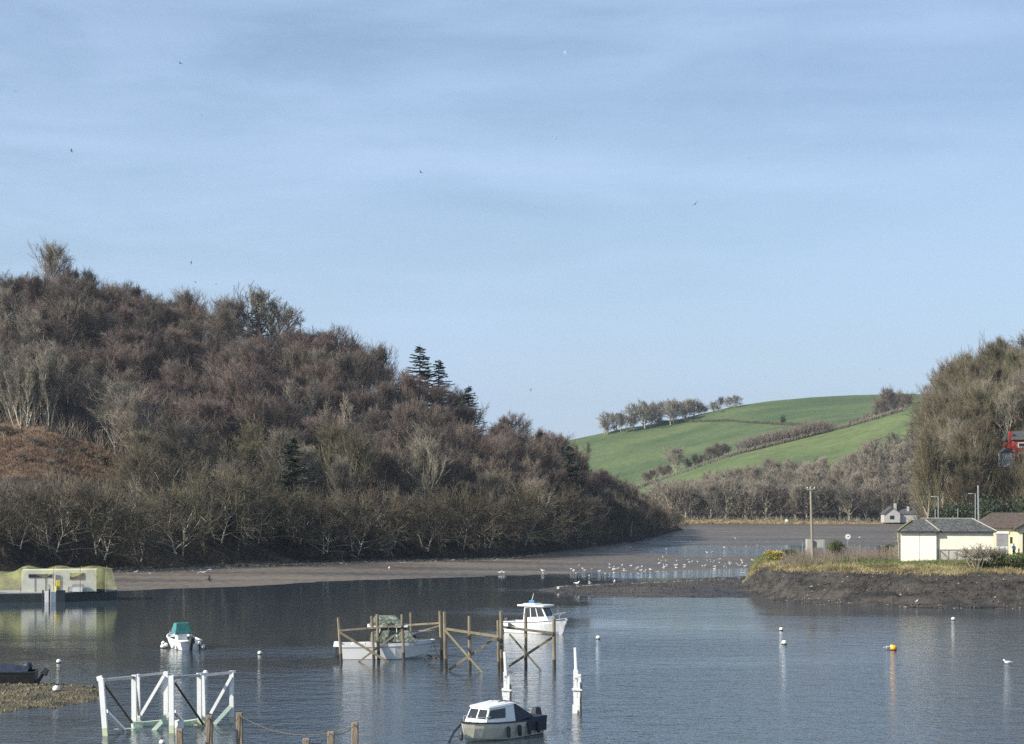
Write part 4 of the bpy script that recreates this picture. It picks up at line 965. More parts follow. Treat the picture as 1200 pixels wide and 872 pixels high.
# Boat A: small cabin boat near the bottom
def boat_a():
    b = thing('cabin_boat', gd(584, 864), 'small cream cabin boat with dark rear canopy in the foreground', 'boat', None, R(180+49))
    L, B = 5.3, 2.05; m, rows = hull_mesh(L, B, .80, sheer=.2, bow=.30, flare=.86, pw=3.6); 
    for v in range(len(m.v)): m.v[v] = (m.v[v][0]-L/2, m.v[v][1], m.v[v][2])
    rows = [[(q[0]-L/2, q[1], q[2]) for q in r] for r in rows]
    m.build('hull', M['cream_gel'], b)
    deck(rows, -.03, 5, None, .02).build('foredeck', M['white_gel'], b); deck(rows, -.35, 0, 5, .03).build('cockpit_floor', M['timber_dark'], b)
    gunwale(rows, .045).build('rubbing_strake', M['black'], b)
    # cabin: trapezoid
    x0, x1, z0, z1 = -.3, 1.75, .80, 1.72
    def ring(x, w, z): return [(x, -w, z), (x, w, z)]
    A = [(x0, -.92, z0), (x0, .92, z0), (x1, .72, z0+.08), (x1, -.72, z0+.08)]; T = [(x0, -.76, z1), (x0, .76, z1), (x1-.38, .62, z1-.1), (x1-.38, -.62, z1-.1)]
    mm = MB(); mm.add(A+T, [(0, 1, 5, 4), (1, 2, 6, 5), (2, 3, 7, 6), (3, 0, 4, 7), (4, 5, 6, 7)]); c = mm.build('cabin', M['white_gel'], b, bevel=.04)
    rm = MB(); rm.add([(x0-.1, -.80, z1), (x0-.1, .80, z1), (x1-.30, .66, z1-.09), (x1-.30, -.66, z1-.09), (x0-.1, -.78, z1+.07), (x0-.1, .78, z1+.07), (x1-.36, .62, z1-.02), (x1-.36, -.62, z1-.02)], [(0, 1, 2, 3), (4, 5, 6, 7), (0, 1, 5, 4), (1, 2, 6, 5), (2, 3, 7, 6), (3, 0, 4, 7)]); r_ = rm.build('cabin_roof', M['white_gel'], b, bevel=.02)
    g = MB(); g.path([(-.1, .45, z1+.1), (.1, .45, z1+.16), (.5, .42, z1+.12)], .025, 4); g.path([(-.1, -.45, z1+.1), (.1, -.45, z1+.16), (.5, -.42, z1+.12)], .025, 4); g.build('grab_rail', M['timber_dark'], r_)
    g = MB(); g.tube((x0-.05, -.76, z1+.09), (x0-.05, .76, z1+.09), .035, .035, 5); g.build('canopy_edge', M['black'], r_)
    def panel(P0, P1, P2, P3, off, nm='window'):
        n = (Vector(P1)-Vector(P0)).cross(Vector(P3)-Vector(P0)).normalized()*off
        q = MB(); vs = [Vector(p)+n for p in (P0, P1, P2, P3)]; vs2 = [Vector(p)-n*.2 for p in (P0, P1, P2, P3)]
        q.add(vs+vs2, [(0, 1, 2, 3), (0, 4, 5, 1), (1, 5, 6, 2), (2, 6, 7, 3), (3, 7, 4, 0)]); return q.build(nm, M['dark_glass'], c)
    def lerp4(a, bq, cq, d, s0, s1, t0, t1):
        a, bq, cq, d = map(Vector, (a, bq, cq, d)); f = lambda s, t: (a.lerp(bq, s)).lerp(d.lerp(cq, s), t)
        return f(s0, t0), f(s1, t0), f(s1, t1), f(s0, t1)
    for s0, s1 in ((.06, .47), (.53, .94)): panel(*lerp4(A[3], A[2], T[2], T[3], s0, s1, .28, .88), .012)
    panel(*lerp4(A[3], A[2], T[2], T[3], .06, .47, .28, .88), -.0)
    for q in (lerp4(A[0], A[3], T[3], T[0], .35, .95, .30, .85), lerp4(A[2], A[1], T[1], T[2], .05, .65, .30, .85)):
        panel(*q, .012); panel(*q, -.012)
    cn = MB(); cn.add([(x0, -.9, z0), (x0, .9, z0), (x0, .72, z1+.05), (x0, -.72, z1+.05), (-1.1, -.85, .9), (-1.1, .85, .9), (-.75, .68, z1-.15), (-.75, -.68, z1-.15), (-2.0, -.8, .85), (-2.0, .8, .85)], [(0, 4, 7, 3), (1, 5, 6, 2), (3, 7, 6, 2), (4, 8, 7), (5, 9, 6), (8, 9, 6, 7)]); cn.build('canopy', M['navy'], b)
    sk = MB()
    for s in (-1, 1): sk.add([(-1.0, s*.98, .86), (-2.62, s*.94, .86), (-2.62, s*.93, .18), (-1.5, s*.96, .30), (-1.0, s*1.0, .62)], [(0, 1, 2, 3, 4)]); sk.add([(-1.0, s*1.0, .86), (-2.62, s*.96, .86), (-2.62, s*.95, .18), (-1.5, s*.98, .30), (-1.0, s*1.02, .62)], [(0, 1, 2, 3, 4)])
    sk.add([(-2.66, -.95, .88), (-2.66, .95, .88), (-2.68, .9, .2), (-2.68, -.9, .2)], [(0, 1, 2, 3)]); sk.box((-1.95, 0, .90), (1.4, 1.95, .08)); sk.build('stern_cover', M['navy'], b)
    for x in (-1.9, -1.1, -.35, .5):
        f = MB(); yy = np.interp(x+L/2, [r[0][0]+L/2 for r in rows], [r[-1][1] for r in rows])
        for s in (1, -1): f.lathe((x, s*(yy+.1), .12), [(.03, 0), (.1, .06), (.1, .5), (.03, .58)], 8); 
        f.build('fender', M['black'], b)
    outboard(b, -L/2-.1, 0, .55, 1.1)
    # dark marks resembling faded lettering stripe
    f = MB(); f.tube((2.5, 0, .95), (2.0, 0, 1.25), .02, .02, 4); f.path([(2.45, -.12, .98), (2.0, -.5, 1.22), (1.4, -.75, 1.2)], .018, 4); f.path([(2.45, .12, .98), (2.0, .5, 1.22), (1.4, .75, 1.2)], .018, 4); f.build('pulpit_rail', M['steel'], b)
    a = MB(); a.ball((2.75, 0, .35), .16, 8, (.6, .8, 1.6)); a.build('bow_fender', M['black'], b)
    return b
A = boat_a()
m = MB(); m.path([gd(541, 864)+Vector((0, 0, .7)), gd(532, 866)+Vector((0, 0, .35)), gd(524, 872)+Vector((0, 0, -.1))], .06, 5); o = m.build('mooring_rope', M['black']); tag(o, 'dark mooring rope leading down from the foreground boat bow', 'rope')

# Boat B: motor cruiser
def boat_b():
    b = thing('motor_cruiser', Vector(((455-600)/F*127.5, 127.5, 0)), 'white motor cruiser with mottled green canopy moored inside the timber frame', 'boat', None, R(5))
    L, B = 7.0, 2.5; m, rows = hull_mesh(L, B, 1.12, sheer=.28, bow=1.0, flare=.85)
    m.v = [(v[0]-L/2, v[1], v[2]) for v in m.v]; rows = [[(q[0]-L/2, q[1], q[2]) for q in r] for r in rows]
    m.build('hull', M['white_gel'], b, smooth=False)
    deck(rows, -.02, 7, None, .02).build('foredeck', M['white_gel'], b); deck(rows, -.4, 0, 7, .04).build('cockpit_floor', M['concrete'], b)
    g = MB()
    for k in (0, -1): g.path([Vector((q[k][0], q[k][1]*1.0, q[k][2]*.80)) for q in rows], .022, 4)
    g.build('hull_stripe', M['grey_shutter'], b)
    # coach roof
    c = MB(); c.add([(-.7, -1.05, 1.15), (-.7, 1.05, 1.15), (2.2, .55, 1.33), (2.2, -.55, 1.33), (-.5, -.9, 1.55), (-.5, .9, 1.55), (1.3, .55, 1.55), (1.3, -.55, 1.55)], [(0, 1, 5, 4), (1, 2, 6, 5), (2, 3, 7, 6), (3, 0, 4, 7), (4, 5, 6, 7)]); c.build('coachroof', M['white_gel'], b, bevel=.05)
    # canopy frames: mottled green, rounded; pale band
    def tent(x0, x1, xa, xb, z0, z1, w0, w1, nm, mt, n=6):
        q = MB(); S = []
        for (xb0, xt0) in ((x0, xa), ((x0*2+x1)/3, (xa*2+xb)/3), ((x0+2*x1)/3, (xa+2*xb)/3), (x1, xb)):
            row = []
            for i in range(n+1):
                a = math.pi*i/n; row.append((xb0+(xt0-xb0)*math.sin(a)**.6, -w0*math.cos(a) if abs(math.cos(a)) > .9 else -w1*math.copysign(abs(math.cos(a))**.6, math.cos(a)), z0+(z1-z0)*math.sin(a)**.55))
            S.append(row)
        for r in S: q.v.extend(r)
        for i in range(3):
            for k in range(n): a = i*(n+1)+k; q.f.append((a, a+1, a+n+2, a+n+1)); q.m.append(0)
        q.f.append(tuple(range(n+1))); q.m.append(0); q.f.append(tuple(3*(n+1)+k for k in range(n+1))); q.m.append(0)
        return q.build(nm, mt, b, smooth=False)
    tent(-1.35, 2.1, -1.15, 1.15, 1.3, 2.45, 1.12, 1.0, 'windscreen_canopy', M['camo'])
    tent(-1.45, 1.35, -.9, .45, 2.42, 3.2, 1.05, .85, 'upper_canopy', M['camo'])
    q = MB(); q.box((-.05, 0, 2.42), (3.0, 2.1, .14)); q.build('canopy_band', M['white_paint'], b, bevel=.04)
    for k in range(3):
        q = MB(); q.tube((-.75+k*.7, -1.03, 1.5), (-.6+k*.6, -.97, 2.35), .03, .03, 4); q.build('canopy_pole', M['fender'], b)
    rail([(1.0, -1.0, 1.3), (1.1, -.95, 1.8), (2.4, -.6, 2.0), (3.45, 0, 2.05), (2.4, .6, 2.0), (1.1, .95, 1.8), (1.0, 1.0, 1.3)], .03).build('bow_rail', M['steel'], b)
    q = MB(); q.box((1.7, 0, 1.62), (.8, .6, .16)); q.build('deck_hatch', M['black'], b, bevel=.03)
    for x in (-2.5, -1.9): 
        q = MB(); q.box((x, -.8, 1.12), (.45, .3, .28)); q.build('seat', M['white_gel'], b, bevel=.05)
    outboard(b, -L/2-.15, 0, .65, 1.0, 'white_gel')
    for k in range(1): 
        q = MB(); q.path([(3.3, -.2, 1.2), (3.7, -.6, .2), (4.3, -1, -.1)], .04, 4); q.build('mooring_line', M['black'], b)
boat_b()

# Boat C: pilothouse boat
def boat_c():
    D = 151; b = thing('pilothouse_boat', Vector(((630-600)/F*D, D, 0)), 'white pilothouse boat with raised mast behind the timber frame', 'boat', None, R(-33))
    L, B = 6.0, 2.3; m, rows = hull_mesh(L, B, 1.0, sheer=.45, bow=.55, flare=.82)
    m.v = [(v[0]-L/2, v[1], v[2]) for v in m.v]; rows = [[(q[0]-L/2, q[1], q[2]) for q in r] for r in rows]
    m.build('hull', M['white_gel'], b); deck(rows, -.02, 7, None, .02).build('foredeck', M['white_gel'], b); deck(rows, -.45, 0, 7, .04).build('cockpit_floor', M['concrete'], b)
    g = MB()
    for k in (0, -1): g.path([Vector((q[k][0], q[k][1], q[k][2]-.1)) for q in rows], .03, 4)
    g.build('hull_stripe', M['navy'], b)
    x0, x1 = -1.0, 1.5; z0, z1 = 1.0, 2.35
    c = MB(); Aq = [(x0, -.85, z0), (x0, .85, z0), (x1, .65, z0+.2), (x1, -.65, z0+.2)]; Tq = [(x0+.1, -.75, z1), (x0+.1, .75, z1), (x1-.65, .62, z1), (x1-.65, -.62, z1)]
    c.add(Aq+Tq, [(0, 1, 5, 4), (1, 2, 6, 5), (2, 3, 7, 6), (3, 0, 4, 7), (4, 5, 6, 7)]); wh = c.build('wheelhouse', M['white_gel'], b)
    def band(P, s0, s1, t0=.3, t1=.93, off=.012):
        a, bq, cq, d = map(Vector, P); f = lambda s, t: (a.lerp(bq, s)).lerp(d.lerp(cq, s), t); n = (bq-a).cross(d-a).normalized()
        ctr = Vector((.3, 0, 1.7)); n = n if n.dot(f(.5, .5)-ctr) > 0 else -n
        q = MB(); vs = [p+n*off for p in (f(s0, t0), f(s1, t0), f(s1, t1), f(s0, t1))]; q.add(vs+[v-n*off*1.6 for v in vs], [(0, 1, 2, 3), (0, 4, 5, 1), (1, 5, 6, 2), (2, 6, 7, 3), (3, 7, 4, 0)]); q.build('window', M['dark_glass'], wh)
    for s0, s1 in ((.05, .30), (.34, .60), (.64, .93)):
        band((Aq[0], Aq[3], Tq[3], Tq[0]), s0, s1); band((Aq[1], Aq[2], Tq[2], Tq[1]), s0, s1)
    for s0, s1 in ((.05, .48), (.52, .95)): band((Aq[3], Aq[2], Tq[2], Tq[3]), s0, s1)
    band((Aq[0], Aq[1], Tq[1], Tq[0]), .2, .8, .1, .9)
    c = MB(); c.box(((x0+x1)/2-.45, 0, z1+.1), (2.75, 1.85, .16)); rf = c.build('roof', M['white_gel'], b, bevel=.06)
    c = MB(); c.box(((x0+x1)/2-.8, 0, z1+.22), (1.4, 1.3, .12), None, .8); c.build('roof_hatch', M['white_gel'], rf, bevel=.03)
    c = MB(); c.tube((-.7, 0, z1+.2), (-.35, -.1, z1+1.15), .035, .02, 5); c.build('mast', M['white_paint'], rf)
    c = MB(); c.box((-.55, -.1, z1+.42), (.55, .12, .2)); c.tube((-.4, 0, z1+.3), (-.4, 0, z1+.55), .09, .09, 8); c.build('blue_cover', M['blue_plastic'], rf, bevel=.04)
    rail([(1.7, -.75, 1.2), (2.0, -.62, 1.75), (2.95, 0, 1.95), (2.0, .62, 1.75), (1.7, .75, 1.2)], .025).build('bow_rail', M['steel'], b)
    c = MB(); c.box((-2.05, -1.02, .72), (.85, .02, .28)); c.build('side_vent', M['black'], b, bevel=.01)
    c = MB(); c.ball((3.0, 0, 1.25), .16, 8); c.ball((2.95, -.05, 1.0), .12, 8, (1, 1, 1.6)); c.build('anchor', M['steel'], b)
    outboard(b, -L/2-.1, 0, .6, 1.0); c = MB(); c.box((-3.1, .0, .32), (.6, 1.6, .08)); c.build('bathing_platform', M['white_gel'], b, bevel=.02)
boat_c()

# Boat D: open boat with teal canopy
def boat_d():
    D = 136; b = thing('open_boat', Vector(((213-600)/F*D, D, 0)), 'small white open boat with teal canopy and outboard moored mid river', 'boat', None, R(120))
    L, B = 4.3, 2.05; m, rows = hull_mesh(L, B, .72, sheer=.38, bow=.5, flare=.8)
    m.v = [(v[0]-L/2, v[1], v[2]) for v in m.v]; rows = [[(q[0]-L/2, q[1], q[2]) for q in r] for r in rows]
    m.build('hull', M['white_gel'], b); deck(rows, -.02, 9, None, .02).build('foredeck', M['white_gel'], b); deck(rows, -.38, 0, 9, .05).build('inner_floor', M['concrete'], b)
    gunwale(rows, .09).build('gunwale_tube', M['white_gel'], b, smooth=True)
    c = MB(); c.box((.15, 0, .95), (.7, .8, .7)); c.build('console', M['white_gel'], b, bevel=.05)
    c = MB(); c.add([(-.45, -.72, 1.15), (-.45, .72, 1.15), (.75, .68, 1.2), (.75, -.68, 1.2), (-.25, -.55, 2.05), (-.25, .55, 2.05), (.45, .52, 2.0), (.45, -.52, 2.0)], [(0, 1, 5, 4), (1, 2, 6, 5), (2, 3, 7, 6), (3, 0, 4, 7), (4, 5, 6, 7), (3, 2, 1, 0)]); c.build('canopy', M['teal_canvas'], b, bevel=.07)
    for s in (-1, 1):
        c = MB(); c.tube((-.4, s*.7, .7), (-.4, s*.68, 1.2), .02, .02, 4); c.tube((.7, s*.68, .8), (.7, s*.66, 1.22), .02, .02, 4); c.build('canopy_leg', M['steel'], b)
    rail([(1.2, -.6, .95), (1.4, -.5, 1.3), (2.2, 0, 1.4), (1.4, .5, 1.3), (1.2, .6, .95)], .02).build('bow_rail', M['steel'], b)
    outboard(b, -L/2-.15, .1, .45, 1.15, 'black', R(-18)); outboard(b, -L/2-.1, -.62, .35, .55, 'white_gel')
    for x, y in ((2.3, .75), (.6, 1.1), (-1.2, 1.12), (-2.2, -1.0)):
        c = MB(); c.ball((x, y, .25), .17, 8, (1, 1, 1.1)); c.build('fender', M['fender'], b, smooth=True)
boat_d()

# Boat E: dark covered boat
def boat_e():
    p = Vector(((8-600)/F*107.5, 107.5, .28)); b = thing('covered_dinghy', p, 'dark boat under navy tarpaulin aground on seaweed at the left edge', 'boat', None, R(186))
    L, B = 5.4, 1.9; m, rows = hull_mesh(L, B, .75, sheer=.3, bow=.5, flare=.8)
    off = 3.6-1.9
    m.v = [(v[0]-1.8, v[1], v[2]) for v in m.v]; rows = [[(q[0]-1.8, q[1], q[2]) for q in r] for r in rows]
    m.build('hull', M['black'], b); gunwale(rows, .06).build('gunwale', M['dk_green'], b)
    c = MB(); S = []
    r = random.Random(4)
    for i, rr in enumerate(rows):
        row = []; n = 8; pk = .42*math.sin(math.pi*(i+1.5)/(len(rows)+2))+.05
        for k in range(n+1):
            t = k/n; y = rr[0][1]*1.06*(1-2*t); row.append((rr[0][0], -y if False else y, rr[0][2]+.04+pk*math.sin(math.pi*t)+r.uniform(-.03, .03)))
        S.append(row)
    for s in S: c.v.extend(s)
    for i in range(1, len(S)-1):
        for k in range(8): a = i*9+k; c.f.append((a, a+1, a+10, a+9)); c.m.append(0)
    c.build('tarpaulin', M['navy'], b, smooth=True)
    outboard(b, -1.95, 0, .5, 1.0, 'black', R(-35)); c = MB(); c.ball((-1.2, -.55, 1.0), .3, 10, (1, 1, 1)); c.build('engine_cover', M['navy'], b, smooth=True)
    c = MB(); c.lathe((-1.6, -1.0, -.05), [(.1, 0), (.27, .03), (.27, .15), (.1, .18)], 12, 'z'); c.build('tyre_fender', M['black'], b)
boat_e()

# Barge
def barge():
    ox = (60-600)/F*196; b = thing('houseboat_barge', (ox, 196, 0), 'dark green barge carrying a white hut draped in yellow green netting', 'barge', None, R(12))
    def plan(P, z0, z1):
        q = MB(); n = len(P); q.add([(x, y, z0) for x, y in P]+[(x, y, z1) for x, y in P], [tuple(range(n))[::-1], tuple(range(n, 2*n))]+[(i, (i+1) % n, n+(i+1) % n, n+i) for i in range(n)]); return q
    m = plan([(-12.6, 0), (1.2, 0), (7.3, 3.2), (7.3, 6.6), (-12.6, 6.6)], -.3, 1.0); hl = m.build('hull', M['dk_green'], b, bevel=.08)
    m = plan([(-12.4, .15), (1.2, .15), (7.1, 3.3), (7.1, 6.4), (-12.4, 6.4)], 1.002, 1.07); m.build('deck', M['concrete'], b)
    m = MB(); wall_box(m, -3.4, 5.0, 1.4, 5.0, 1.07, 3.6); h = m.build('hut_wall', M['cream_wall'], b)
    m = MB(); wall_box(m, 5.0, 5.9, 1.8, 5.0, 1.07, 3.4); m.build('end_panel', M['dk_green'], b)
    for x in (-1.9, -.7, .5): 
        m = MB(); m.box((x, 1.37, 2.1), (.05, .05, 1.9)); m.build('batten', M['timber'], h)
    m = MB(); wall_box(m, -2.6, .0, 1.33, 1.4, 2.75, 3.15); m.build('window', M['dark_glass'], h)
    m = MB(); wall_box(m, 2.0, 3.6, 1.33, 1.4, 2.5, 3.25); m.build('window', M['timber'], h)
    m = MB(); wall_box(m, .4, .9, 1.30, 1.4, 1.1, 3.0); m.build('door', M['grey_shutter'], h)
    m = MB(); m.box((2.9, 1.0, 1.55), (2.0, .7, .9), None, .6); m.build('work_bench', M['concrete'], b, bevel=.04)
    m = MB(); m.box((2.9, .64, 1.35), (1.1, .06, .5)); m.build('locker_front', M['white_paint'], b)
    m = MB(); m.box((-7.0, .9, 1.4), (2.0, .9, .65)); m.build('deck_box', M['white_paint'], b, bevel=.05)
    m = MB(); m.box((-9.3, .8, 1.25), (1.8, .8, .4)); m.build('deck_box', M['white_paint'], b, bevel=.05)
    m = MB(); wall_box(m, -.7, .55, -.7, -.02, -.3, 1.25); m.build('fender_panel', M['white_paint'], b); m = MB(); wall_box(m, .56, 1.6, -.8, -.02, -.3, 1.35); m.build('fender_box', M['dk_green'], b, bevel=.04)
    m = MB(); m.tube((-.15, -.85, -.3), (-.15, -.85, 1.5), .10, .10, 6); m.build('pile', M['black'], b); m = MB(); m.tube((-.9, -.3, -.3), (-.9, -.3, 1.4), .10, .10, 6); m.build('pile', M['black'], b)
    for x in (-9.5, -6.5, -3.4, 0.2, 3.2, 6.1):
        for y in (.5, 5.4):
            m = MB(); m.tube((x, y, 1.05), (x, y, 3.9 if x > -4 else 2.9), .04, .04, 4); m.build('net_pole', M['timber'], b)
    # net
    m = MB(); r = random.Random(8); nx = 32; ny = 8; S = []
    for i in range(nx+1):
        x = -10.5+17.3*i/nx; row = []
        for j in range(ny+1):
            t = j/ny
            top = (3.95 if x > -3.2 else 3.95-(-3.2-x)*.22)+.16*math.sin(x*1.7)-.05
            if x > 5.5: top -= (x-5.5)*.1
            if j == 0: y, z = -.0, max(1.3, top*.36) if x < -3.2 or x > 4.3 else top-.75+.2*math.sin(x*2.1)
            elif j == ny: y, z = 5.9, 1.4
            else: y = .35+5.2*(t-.1)/.8; z = top-.12*abs(math.sin(x*1.0))+r.uniform(-.05, .05)
            row.append((x+(0.6 if j == 0 and x > 5.5 else 0), y, z))
        S.append(row)
    for s in S: m.v.extend(s)
    for i in range(nx):
        for j in range(ny): a = i*(ny+1)+j; m.f.append((a, a+ny+1, a+ny+2, a+1)); m.m.append(0)
    m.build('netting', M['net'], b, smooth=True)
    m = MB(); m.path([(.5, 1.2, 1.07), (.5, 1.2, 1.7)], .14, 6); m.box((.75, .9, 2.1), (.5, .3, .7)); m.build('oilskins', M['yellow'], b, bevel=.05)
barge()

# ------------------------------------------------------------------ white cradle
def tow(a): return Vector(a)
cr0 = gd(196, 856)
cr = thing('white_cradle', cr0, 'white painted timber mooring cradle with teal base beams at the lower left', 'mooring cradle')
def cm(fn, nm, mt): m = MB(); fn(m); return m.build(nm, mt, cr, cr0)
CP = [(118.5, 795, 124.5, 864, 86, .25), (157, 791, 157.5, 855, 89.3, .24), (162, 790, 163, 851, 90.6, .15), (194.5, 787, 195, 851, 90.8, .24), (200.8, 792, 201.5, 860, 87, .25), (233.5, 790, 234, 854, 89.5, .22), (238, 790, 239.5, 848, 90.8, .15), (271.5, 788, 271.5, 849, 90.8, .22)]
for i, (u, y, ub, yb, D, w) in enumerate(CP):
    tp = at(u, y, D); bt = gd(ub, yb, -.3); bt.y = D; bt.x = (ub-600)/F*D; bt.z = -.4
    po = cm(lambda m: m.bar(tp, bt.lerp(tp, .24), w, w, (0, 1, 0)), 'post', M['white_paint'])
    q = MB(); q.bar(bt.lerp(tp, .24), bt, w*1.01, w*1.01, (0, 1, 0)); q.build('stained_foot', M['weed_base'], po, cr0)
def pb(a, b, w, nm, mt, t=None):
    cm(lambda m: m.bar(at(*a), at(*b), w, t, (0, 1, 0)), nm, mt)
pb((120, 797, 86.0), (157, 793.5, 89.3), .14, 'top_rail', M['steel']); pb((162, 792, 90.4), (194, 788.5, 90.8), .12, 'top_rail', M['steel'])
pb((203, 794, 87), (234, 791.5, 89.5), .14, 'top_rail', M['steel']); pb((239, 791.5, 90.4), (276, 787.5, 90.8), .13, 'top_rail', M['steel'])
pb((114, 795.5, 86.2), (120, 794, 86.2), .22, 'cap', M['white_paint']); pb((201, 793, 87.2), (206, 795, 87.2), .2, 'cap', M['white_paint']); pb((269, 787.5, 90.9), (276, 787.5, 90.9), .13, 'cap', M['white_paint']); pb((231, 790.5, 89.7), (243, 789.5, 90.2), .13, 'cap', M['white_paint'])
pb((124, 834, 86.4), (146, 857, 88), .2, 'brace', M['white_paint']); pb((192, 792, 90.6), (165, 838, 90.6), .15, 'brace', M['white_paint']); pb((200, 835, 87.3), (179, 857, 88.3), .2, 'brace', M['teal_paint'])
pb((271, 793, 90.6), (247, 836, 90.6), .15, 'brace', M['white_paint']); pb((270, 828, 90.6), (251, 849, 90.2), .2, 'brace', M['teal_paint'])
pb((121, 800, 86.8), (156, 848, 89.0), .10, 'brace', M['timber_dark']); pb((205, 800, 87.8), (239, 850, 89.4), .10, 'brace', M['timber_dark'])  # rear braces: their shade is painted in with the dark timber colour
pb((157, 793, 89.2), (163, 838, 90.4), .12, 'brace', M['grey_shutter']); pb((204, 834, 88), (214, 846, 89.5), .16, 'brace', M['white_paint'])
pb((134, 856.5, 88.4), (166, 855, 88.9), .18, 'base_beam', M['weed_base']); pb((164, 850, 89.6), (196, 846.5, 90.4), .30, 'base_beam', M['teal_paint'], .42)
pb((155, 851.5, 89.0), (166, 850.5, 89.2), .5, 'base_beam', M['teal_paint'], .5); pb((212, 849, 89.6), (235, 845.5, 90.4), .30, 'base_beam', M['teal_paint'], .42)
pb((206, 850.5, 89.0), (213, 849, 89.2), .5, 'base_beam', M['white_paint'], .5); pb((176, 857, 88.3), (203, 855.5, 88.9), .15, 'base_beam', M['weed_base']); pb((228, 852, 89.6), (240, 851, 90), .2, 'base_beam', M['white_paint'])
pb((150, 857.5, 88.2), (235, 853.2, 89.8), .12, 'base_beam', M['timber_dark'])

# ------------------------------------------------------------------ timber frames
def tframe(label, posts, bars):
    o0 = gd(posts[0][0], posts[0][2]); t = thing('mooring_trestle', o0, label, 'mooring trestle', 'timber mooring frames in mid river')
    for (u, yt, yb, D, w, ub) in posts:
        tp = at(u, yt, D); bt = Vector(((ub-600)/F*D, D, -.5)); s = .3
        m = MB(); m.tube(tp, bt.lerp(tp, s), w, w*1.02, 7); p = m.build('post', M['timber'], t, o0)
        m = MB(); m.tube(bt.lerp(tp, s), bt, w*1.03, w*1.1, 7); m.build('wet_foot', M['timber_dark'], p, o0)
    for a, b, w, mt in bars:
        m = MB(); m.bar(at(*a), at(*b), w, w*.7, (0, 1, 0)); m.build('brace', M[mt], t, o0)
    return t
tframe('weathered timber frame around the motor cruiser', [(396.5, 724, 775, 124.5, .11, 400.5), (435.5, 722, 775, 124.5, .11, 438.5), (442, 720, 774, 126, .12, 444), (471, 720, 775, 124.5, .11, 473.5), (481.5, 718, 766, 131, .11, 482.5), (515.5, 716, 772, 126, .12, 518)],
       [((397, 739, 124.3), (472, 733, 124.3), .13, 'timber'), ((478, 732.5, 130), (517, 730, 126.2), .13, 'timber'), ((398, 741, 124.2), (455, 776, 124.2), .17, 'timber'), ((420, 776, 124.7), (472, 737, 124.7), .13, 'timber'), ((473, 746, 130.9), (516, 733, 126.4), .1, 'timber'), ((518, 774, 126.3), (502, 768, 128), .14, 'timber_dark')])
tframe('weathered timber frame with yellowish cross braces beside the motor cruiser bow', [(521, 717, 787, 117.6, .13, 522.5), (550, 722, 787, 117.8, .12, 550.5), (583.5, 727, 787, 117.6, .10, 584.5)],
       [((522, 737, 117.3), (584, 746, 117.3), .17, 'timber_yellow'), ((521, 738, 117.2), (565, 788, 117.2), .14, 'timber_yellow'), ((526, 785, 117.9), (583, 746, 117.9), .16, 'timber')])
tframe('weathered timber frame in front of the pilothouse boat', [(587.3, 716, 786, 118.2, .14, 588), (616, 719, 785, 118.8, .12, 616), (649, 725, 786, 118.8, .13, 649.5)],
       [((590, 735, 118.6), (648, 742, 118.6), .17, 'timber'), ((597, 743, 118.4), (634, 786, 118.4), .13, 'timber'), ((596, 781, 119.1), (649, 746, 119.1), .17, 'timber')])
# white mooring posts
def wpost(u, yt, yb, label, s):
    D = vD(yb); o0 = gd(u, yb); t = thing('mooring_post', o0, label, 'mooring post', 'peeling white mooring posts'); h = at(u, yt, D).z
    r = random.Random(s); m = MB(); m.tube((-.05, 0, h*.60), (-.12, 0, h), .10, .075, 6); m.build('pole', M['white_paint'], t)
    for k, (x, w, z0, z1) in enumerate([(-.12, .22, -.5, h*.66), (.08, .17, -.5, h*.60), (.2, .09, -.5, h*.45)]):
        m = MB(); q = 6
        for i in range(q):
            a = z0+(z1-z0)*i/q; b = z0+(z1-z0)*(i+1)/q; m.box((x+r.uniform(-.03, .03), -.02*k, (a+b)/2), (w*r.uniform(.75, 1.15), .22*r.uniform(.8, 1.1), (b-a)*.995))
        m.build('timber_baulk', M['peeling'] if k < 2 else M['timber_dark'], t)
    m = MB(); m.bar((-.3, -.12, h*.37), (.25, -.12, h*.36), .12, .1); m.build('cross_piece', M['white_paint'], t)
wpost(594, 764, 834, 'peeling white mooring post directly behind the foreground cabin boat', 1)
wpost(676.5, 759, 836, 'peeling white mooring post standing alone right of the foreground cabin boat', 2)
# foreground posts with rope
FP = [(210.5, 854, 64, 'left'), (245.5, 838, 64.5, ''), (280.5, 835, 65, ''), (359, 865, 60, ''), (388, 857, 61, ''), (416, 846.5, 62, '')]
FL = ['short brown wooden post nearest the white cradle left half', 'brown wooden post in front of the white cradle right half', 'brown wooden post just right of the white cradle', 'lowest brown post top, barely showing at the bottom edge', 'brown wooden post second from the right at the bottom edge', 'rightmost and taller brown wooden post at the bottom edge']
tops = []
for i, (u, y, D, _) in enumerate(FP):
    tp = at(u, y, D); r = random.Random(i); m = MB(); w = .24
    m.bar(Vector((tp.x+r.uniform(-.05, .05), D, z_mud(tp.x, D)[0]-.4)), tp, w, w*.9, (0, 1, 0)); bb_ = m
    o0 = Vector((tp.x, D, z_mud(tp.x, D)[0])); o = m.build('wooden_post', M['post_wood'], None, o0, bevel=.03); o.location = o0; tag(o, FL[i], 'post', 'wooden posts along the near bank'); tops.append(tp)
m = MB()
def sag(a, b, s, n=12): return [a.lerp(b, k/n)-Vector((0, 0, s*4*(k/n)*(1-k/n))) for k in range(n+1)]
for i, j, s in [(0, 1, .35), (1, 2, .7), (2, 5, .55), (3, 4, .2), (4, 5, .15)]:
    m.path(sag(tops[i]-Vector((0, .14, .08)), tops[j]-Vector((0, .14, .08)), s), .014, 5)
o = m.build('rope', M['rope']); tag(o, 'sagging old rope strung between the brown foreground posts', 'rope')

